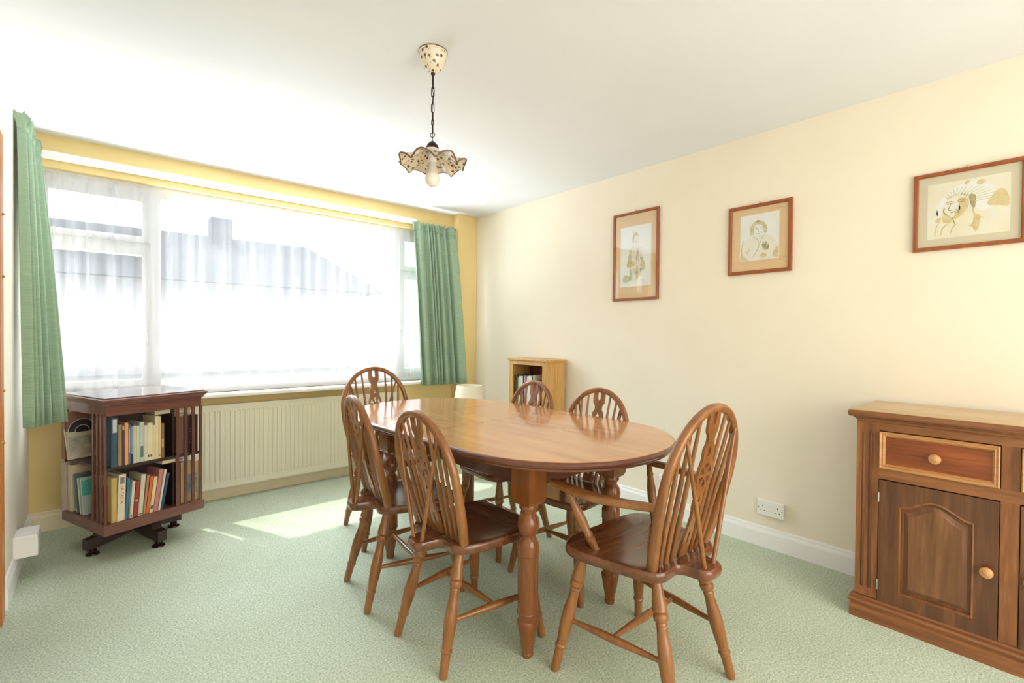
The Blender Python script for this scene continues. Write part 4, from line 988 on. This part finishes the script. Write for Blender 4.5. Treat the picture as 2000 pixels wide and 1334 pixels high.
def art_bust(add):
    add('fill', [(.02, .02), (.02, .30), (.16, .48), (.36, .52), (.62, .54), (.86, .46), (.98, .20), (.98, .04), (.5, .02)], 'wash3', 0)
    add('fill', [(.02, .02), (.02, .18), (.10, .10), (.22, .03)], 'wash1', 1); add('fill', [(.90, .03), (.98, .04), (.98, .26), (.88, .18), (.84, .08)], 'wash1', 1)
    add('fill', [(.27, .55), (.26, .68), (.32, .80), (.46, .86), (.60, .82), (.69, .72), (.70, .60), (.64, .56), (.60, .66), (.56, .76), (.46, .78), (.38, .72), (.36, .60), (.34, .54)], 'wash2', 2)
    add('fill', [(.36, .60), (.38, .72), (.46, .78), (.56, .76), (.60, .66), (.58, .56), (.48, .50), (.40, .52)], 'paper_w', 3)
    for p in ([(.39, .68), (.43, .70), (.47, .68)], [(.51, .69), (.55, .71), (.59, .69)], [(.40, .66), (.43, .655), (.46, .66)], [(.52, .665), (.55, .66), (.58, .665)], [(.48, .68), (.47, .62), (.50, .61)], [(.43, .575), (.48, .572), (.53, .570)], [(.40, .61), (.42, .57)], [(.57, .61), (.56, .57)], [(.44, .53), (.48, .515), (.52, .53)]): add('line', p if len(p) > 2 else [p[0], ((p[0][0]+p[1][0])/2+.005, (p[0][1]+p[1][1])/2), p[1]], 'ink', 5, .0030)
    for k in range(9): add('line', [(.45, .86), (.28+.045*k, .78-.01*abs(k-4)), (.27+.05*k+(.02 if k > 4 else -.01), .66 if k in (0, 1, 7, 8) else .76)], 'wash1', 4, .004)
    add('line', [(.34, .52), (.46, .44), (.50, .34), (.44, .20), (.34, .08)], 'wash2', 4, .006); add('line', [(.62, .54), (.56, .44), (.52, .34)], 'wash2', 4, .005)
    add('line', [(.10, .46), (.04, .30), (.06, .12)], 'wash2', 4, .005)
    add('fill', [(.58, .30), (.66, .38), (.72, .34), (.74, .22), (.66, .20), (.60, .22)], 'wash2', 3); scrib(add, .66, .28, .09, .09, 'ink', 16, 5, .004, .06)
    add('fill', [(.52, .10), (.64, .14), (.70, .08), (.60, .04)], 'wash1', 3); scrib(add, .22, .16, .06, .06, 'wash1', 6, 4, .003, .06)
def art_feathers(add):
    add('fill', [(.74, .50), (.78, .62), (.84, .72), (.92, .74), (.98, .60), (.98, .44), (.88, .46)], 'wash1', 1)
    add('fill', [(.02, .20), (.02, .40), (.10, .56), (.14, .44), (.10, .30)], 'wash3', 0)
    # face in three-quarter view
    add('fill', [(.22, .52), (.22, .64), (.28, .70), (.40, .74), (.50, .70), (.52, .60), (.48, .46), (.40, .36), (.32, .34), (.26, .40)], 'wash3', 1)
    add('fill', [(.38, .66), (.46, .70), (.52, .62), (.50, .48), (.42, .36), (.34, .33), (.36, .44), (.42, .50)], 'wash1', 2)
    add('fill', [(.52, .72), (.60, .70), (.60, .56), (.58, .46), (.54, .56)], 'ink', 3)
    add('fill', [(.20, .40), (.26, .42), (.32, .32), (.28, .26), (.20, .30)], 'wash1', 2); add('fill', [(.12, .36), (.18, .38), (.16, .30), (.11, .31)], 'wash1', 3)
    for p in ([(.24, .625), (.29, .645), (.34, .625)], [(.25, .60), (.29, .61), (.33, .60)], [(.38, .64), (.43, .66), (.48, .64)], [(.39, .615), (.43, .62), (.47, .615)], [(.30, .60), (.27, .50), (.32, .49)], [(.29, .44), (.34, .455), (.38, .44)], [(.36, .50), (.39, .46), (.40, .42)], [(.22, .55), (.21, .47), (.26, .40)], [(.32, .36), (.34, .28), (.36, .22)]): add('line', p, 'ink', 5, .0045)
    # brow band and fan of long pale feathers sweeping back to the right
    add('fill', [(.12, .44), (.14, .62), (.22, .78), (.36, .90), (.54, .95), (.72, .88), (.84, .72), (.84, .52), (.74, .40), (.62, .46), (.60, .62), (.52, .74), (.38, .77), (.26, .72), (.20, .58), (.18, .42)], 'paper_w', 0)
    for k in range(15):
        a = 2.6-k*0.19; c, n_ = math.cos(a), math.sin(a)
        p0 = (.40+.16*c, .60+.15*n_); p1 = (.46+.30*c+.02*max(0, k-6), .62+.27*n_); q = .5
        add('line', [p0, (p0[0]*q+p1[0]*q+.012, p0[1]*q+p1[1]*q+.012), p1], 'wash1' if k % 3 else 'wash2', 4, .0022)
    for k in range(8):
        a = 2.5-k*0.24; add('line', [(.385+.135*math.cos(a), .62+.115*math.sin(a)), (.39+.15*math.cos(a), .625+.13*math.sin(a)), (.395+.17*math.cos(a), .63+.15*math.sin(a))], 'ink' if k > 4 else 'wash1', 5, .004)
    add('fill', [(.61, .92), (.66, .96), (.72, .93), (.68, .87), (.62, .88)], 'wash1', 4); add('fill', [(.46, .94), (.50, .98), (.53, .95), (.49, .91)], 'wash1', 4)
    add('fill', [(.58, .30), (.60, .36), (.66, .32), (.64, .12), (.60, .06), (.58, .14), (.52, .18), (.58, .22)], 'wash1', 3)
    add('fill', [(.74, .42), (.80, .42), (.88, .24), (.80, .26), (.74, .34)], 'wash3', 3)
    for p in ([(.18, .05), (.20, .18), (.28, .26)], [(.56, .50), (.60, .36), (.70, .28)], [(.30, .05), (.32, .16), (.38, .24)], [(.10, .05), (.11, .18), (.16, .30)]): add('line', p, 'wash1', 4, .005)
picture(2.257, 1.870, 1.495, 2.142, 0.018, (0.045, 0.085, 0.0), M['mount_peach'], M['paper_w'], art_standing, 'tall narrow framed drawing of a standing figure with feathers, nearest the window')
picture(1.380, 1.020, 1.612, 2.025, 0.020, (0.050, 0.050, 0.010), M['mount_peach'], M['paper_w'], art_bust, 'middle framed sketch of a long-haired person holding something on a peach mount')
picture(0.489, 0.114, 1.645, 2.008, 0.018, (0.033, 0.036, 0.0), M['mount_cream'], M['paper_c'], art_feathers, 'wide framed ochre drawing of a face in a feather headdress above the sideboard')

# ------------------------------------------------------------------ pendant light
PX, PY = 1.095, 1.797
pd = empty('pendant_light', (PX, PY, HC), 0, 'ceramic pendant light with a frilled flowered shade hanging from the ceiling on a chain', 'ceiling light')
Zp = lambda z: z-HC
MB().turned((0, 0, 0), (0, 0, Zp(2.352)), [(0, .0605), (.05, .061), (.09, .058), (.14, .0595), (.20, .0575), (.45, .053), (.70, .042), (.88, .028), (.97, .014), (1, .008)], n=40).build('ceiling_rose', M['ceramic'], pd, smooth=True)
MB().turned((0, 0, 0), (0, 0, -0.004), [(0, .062), (1, .062)], n=40).build('rose_rim', M['rim'], pd)
MB().turned((0, 0, Zp(2.354)), (0, 0, Zp(2.285)), [(0, .009), (.1, .009), (.2, .0045), (1, .0035)], n=14).build('stem', M['iron'], pd, smooth=True)
z = 2.292
for k, (hl, wd_) in enumerate(((.020, .006), (.018, .006), (.019, .006), (.019, .006), (.012, .005), (.019, .006), (.010, .009))):
    m_ = MB(); path = []
    for i in range(24):
        a = 2*PI*i/24; x_ = wd_*math.cos(a); zz = (hl-wd_)*(1 if math.sin(a) > 0 else -1)+wd_*math.sin(a)
        path.append((x_, zz))
    c, s_ = (math.cos(0.7), math.sin(0.7)) if k % 2 else (math.cos(-0.8), math.sin(-0.8))
    P = [Vector((x_*c, x_*s_, Zp(z-hl)+zz)) for x_, zz in path]
    nn = Vector((-s_, c, 0)); rings = []
    for i in range(24):
        t_ = (P[(i+1) % 24]-P[i-1]).normalized(); w1 = t_.cross(nn)
        rings.append([P[i]+(w1*math.cos(2*PI*j/8)+nn*math.sin(2*PI*j/8))*0.0017 for j in range(8)])
    m_.loft(rings, loop=True, cap=False).build('chain_link', M['iron'], pd, smooth=True)
    z -= 2*hl-0.0035
cord = [(0.004*math.sin(q*1.3), 0.004*math.cos(q*1.1), Zp(2.29-q*0.023)) for q in range(11)]
MB().sweep([Vector(p) for p in cord], 0.0016, 0.0016, up=Vector((1, 0, 0)), n=6).build('flex', M['iron'], pd, smooth=True)
MB().turned((0, 0, Zp(2.062)), (0, 0, Zp(2.028)), [(0, .006), (.1, .010), (.35, .020), (.7, .0265), (1, .028)], n=30).build('gallery_cap', M['iron'], pd, smooth=True)
def frill():
    n_ = 128; rings = []; outer = []
    prof = [(.027, 2.030, 0), (.036, 2.020, 0), (.048, 2.008, .0), (.066, 1.998, .1), (.088, 1.988, .3), (.110, 1.978, .6), (.128, 1.970, .85), (.140, 1.964, 1.0)]
    def rg(r0, z0, w_, dz=0.0, dr=0.0):
        r_ = []
        for i in range(n_):
            a = 2*PI*i/n_; wv = math.cos(8*a+FR)
            rr = r0+dr+0.008*w_*wv; r_.append(Vector((rr*math.cos(a), rr*math.sin(a), Zp(z0+dz)+0.0165*w_*abs(math.cos(4*a+FR/2))**0.8*2-0.0165*w_)))
        return r_
    FR = 0.55
    R = [rg(r0, z0, w_) for r0, z0, w_ in prof]+[rg(r0, z0, w_, -0.0035, -0.001) for r0, z0, w_ in reversed(prof)]
    MB().loft(R, loop=True, cap=False).build('frilled_shade', M['ceramic'], pd, smooth=True, angle=60)
    e = rg(.1405, 1.9625, 1.0); rings = []
    for i in range(n_):
        t_ = (e[(i+1) % n_]-e[i-1]).normalized(); u_ = Vector((0, 0, 1)); w1 = t_.cross(u_).normalized(); u1 = w1.cross(t_)
        rings.append([e[i]+(w1*math.cos(2*PI*j/8)+u1*math.sin(2*PI*j/8))*0.0034 for j in range(8)])
    MB().loft(rings, loop=True, cap=False).build('shade_rim', M['rim'], pd, smooth=True)
frill()
MB().turned((0, 0, Zp(2.02)), (0, 0, Zp(1.972)), [(0, .018), (1, .018)], n=20).build('bulb_holder', M['plastic'], pd, smooth=True)
MB().turned((0, 0, Zp(1.976)), (0, 0, Zp(1.866)), [(0, .0135), (.10, .0150), (.30, .0210), (.45, .0260), (.52, .0275)], n=28).build('bulb_collar', mat('bulb_collar', srgb(222, 216, 204), 0.4), pd, smooth=True)
MB().turned((0, 0, Zp(1.919)), (0, 0, Zp(1.864)), [(0, .0275), (.15, .0305), (.35, .0315), (.55, .0295), (.75, .0235), (.9, .0150), (.98, .006), (1, .001)], n=28).build('bulb', M['bulb'], pd, smooth=True)

# ------------------------------------------------------------------ outside
# eaves over the window with a row of round-ended roof tiles
ev_ = empty('roof_eaves', (1.2, 4.6, 2.73), 0, 'tiled eaves projecting outside above the window', 'roof')
E_ = MB(); E_.box((-2.2, -0.32, 0.03), (2.6, 0.02, 0.06)); E_.build('soffit', M['frame_white'], ev_)
E_ = MB()
pts = [(2.6, 0.16)]+[(-2.2, 0.16)]
q_ = []
for k in range(34):
    for i in range(9):
        a = PI+PI*i/8; q_.append((-2.2+0.14*(k+0.5)+0.066*math.cos(a), 0.03+0.040*math.sin(a)))
pts = pts+q_
va = [E_.bm.verts.new((x_, 0.02, z_)) for x_, z_ in pts]; vb = [E_.bm.verts.new((x_, 0.04, z_)) for x_, z_ in pts]
for i in range(len(pts)): E_.face([va[i], va[(i+1) % len(pts)], vb[(i+1) % len(pts)], vb[i]])
E_.face(va); E_.face(vb); E_.build('tile_edge', noise_mat('clay_tile', srgb(150, 110, 90), srgb(170, 130, 104), nscale=5, rough=0.9), ev_)
g = MB().box((-40, YW+T+0.3, -0.35), (50, 60, -0.3)); go = g.build('ground', noise_mat('garden_ground', srgb(112, 116, 112), srgb(130, 132, 126), nscale=0.6, rough=0.95)); go['kind'] = 'structure'
hs = empty('house', (2, 22, -0.3), 0, 'low grey-roofed house with a chimney seen faintly through the net curtain', 'house')
HM = noise_mat('house_render', srgb(176, 176, 178), srgb(168, 168, 170), nscale=0.8, rough=0.9); RM = noise_mat('roof_tiles', srgb(40, 42, 50), srgb(34, 36, 44), scale=(1, 1, 6), nscale=2, rough=0.9)
MB().box((-9.5, 0.2, 0), (7.6, 7, 3.6)).build('wall', HM, hs)
rf_ = MB(); ridge = [Vector((-11, 3.6, 5.85)), Vector((6.2, 3.6, 5.95))]; ev = [Vector((-11, -0.4, 3.5)), Vector((8.6, -0.4, 3.5)), Vector((8.6, 7.6, 3.5)), Vector((-11, 7.6, 3.5))]
v_ = [rf_.bm.verts.new(p) for p in ridge+ev]
for q in ((0, 2, 3, 1), (1, 3, 4), (1, 4, 5, 0), (0, 5, 2), (5, 4, 3, 2)): rf_.face([v_[i] for i in q])
rf_.build('roof', RM, hs)
MB().box((1.9, 3.0, 5.2), (2.7, 3.8, 6.7)).build('chimney', RM, hs)
for x_ in (): MB().box((x_, 0.12, 1.0), (x_+1.6, 0.22, 2.6)).build('window', mat('dark_glass', srgb(110, 112, 118), 0.1), hs)
def bush(name, loc, r, h, label, cat):
    t_ = empty(name, loc, 0, label, cat); m_ = MB(); rr = random.Random(int(loc[0]*10)+5)
    for _ in range(420):
        a = rr.uniform(0, 2*PI); e_ = math.acos(rr.uniform(-1, 1)); q = rr.uniform(0.75, 1.0)
        c = Vector((r*q*math.sin(e_)*math.cos(a), r*q*math.sin(e_)*math.sin(a), h*0.6+h*0.4*q*math.cos(e_)))
        d = Vector((rr.uniform(-1, 1), rr.uniform(-1, 1), rr.uniform(-1, 1))).normalized(); e2 = d.orthogonal().normalized(); s_ = rr.uniform(.10, .2)
        vs = [m_.bm.verts.new(c+d*s_), m_.bm.verts.new(c+e2*s_*0.5), m_.bm.verts.new(c-d*s_), m_.bm.verts.new(c-e2*s_*0.5)]; m_.face(vs)
    m_.build('foliage', noise_mat('foliage', srgb(60, 66, 60), srgb(82, 88, 80), nscale=3, rough=0.9), t_)
    MB().turned((0, 0, 0), (0, 0, h*0.6), [(0, .12), (1, .05)], n=8).build('trunk', M['mahog_dk'], t_)
#bush('garden_tree', (0.1, 9.5, -0.3), 0.9, 2.6, 'bushy garden tree seen through the left casement of the window', 'tree')
#bush('garden_tree', (1.6, 8.6, -0.3), 0.5, 2.3, 'slim garden tree seen through the left part of the large pane', 'tree')
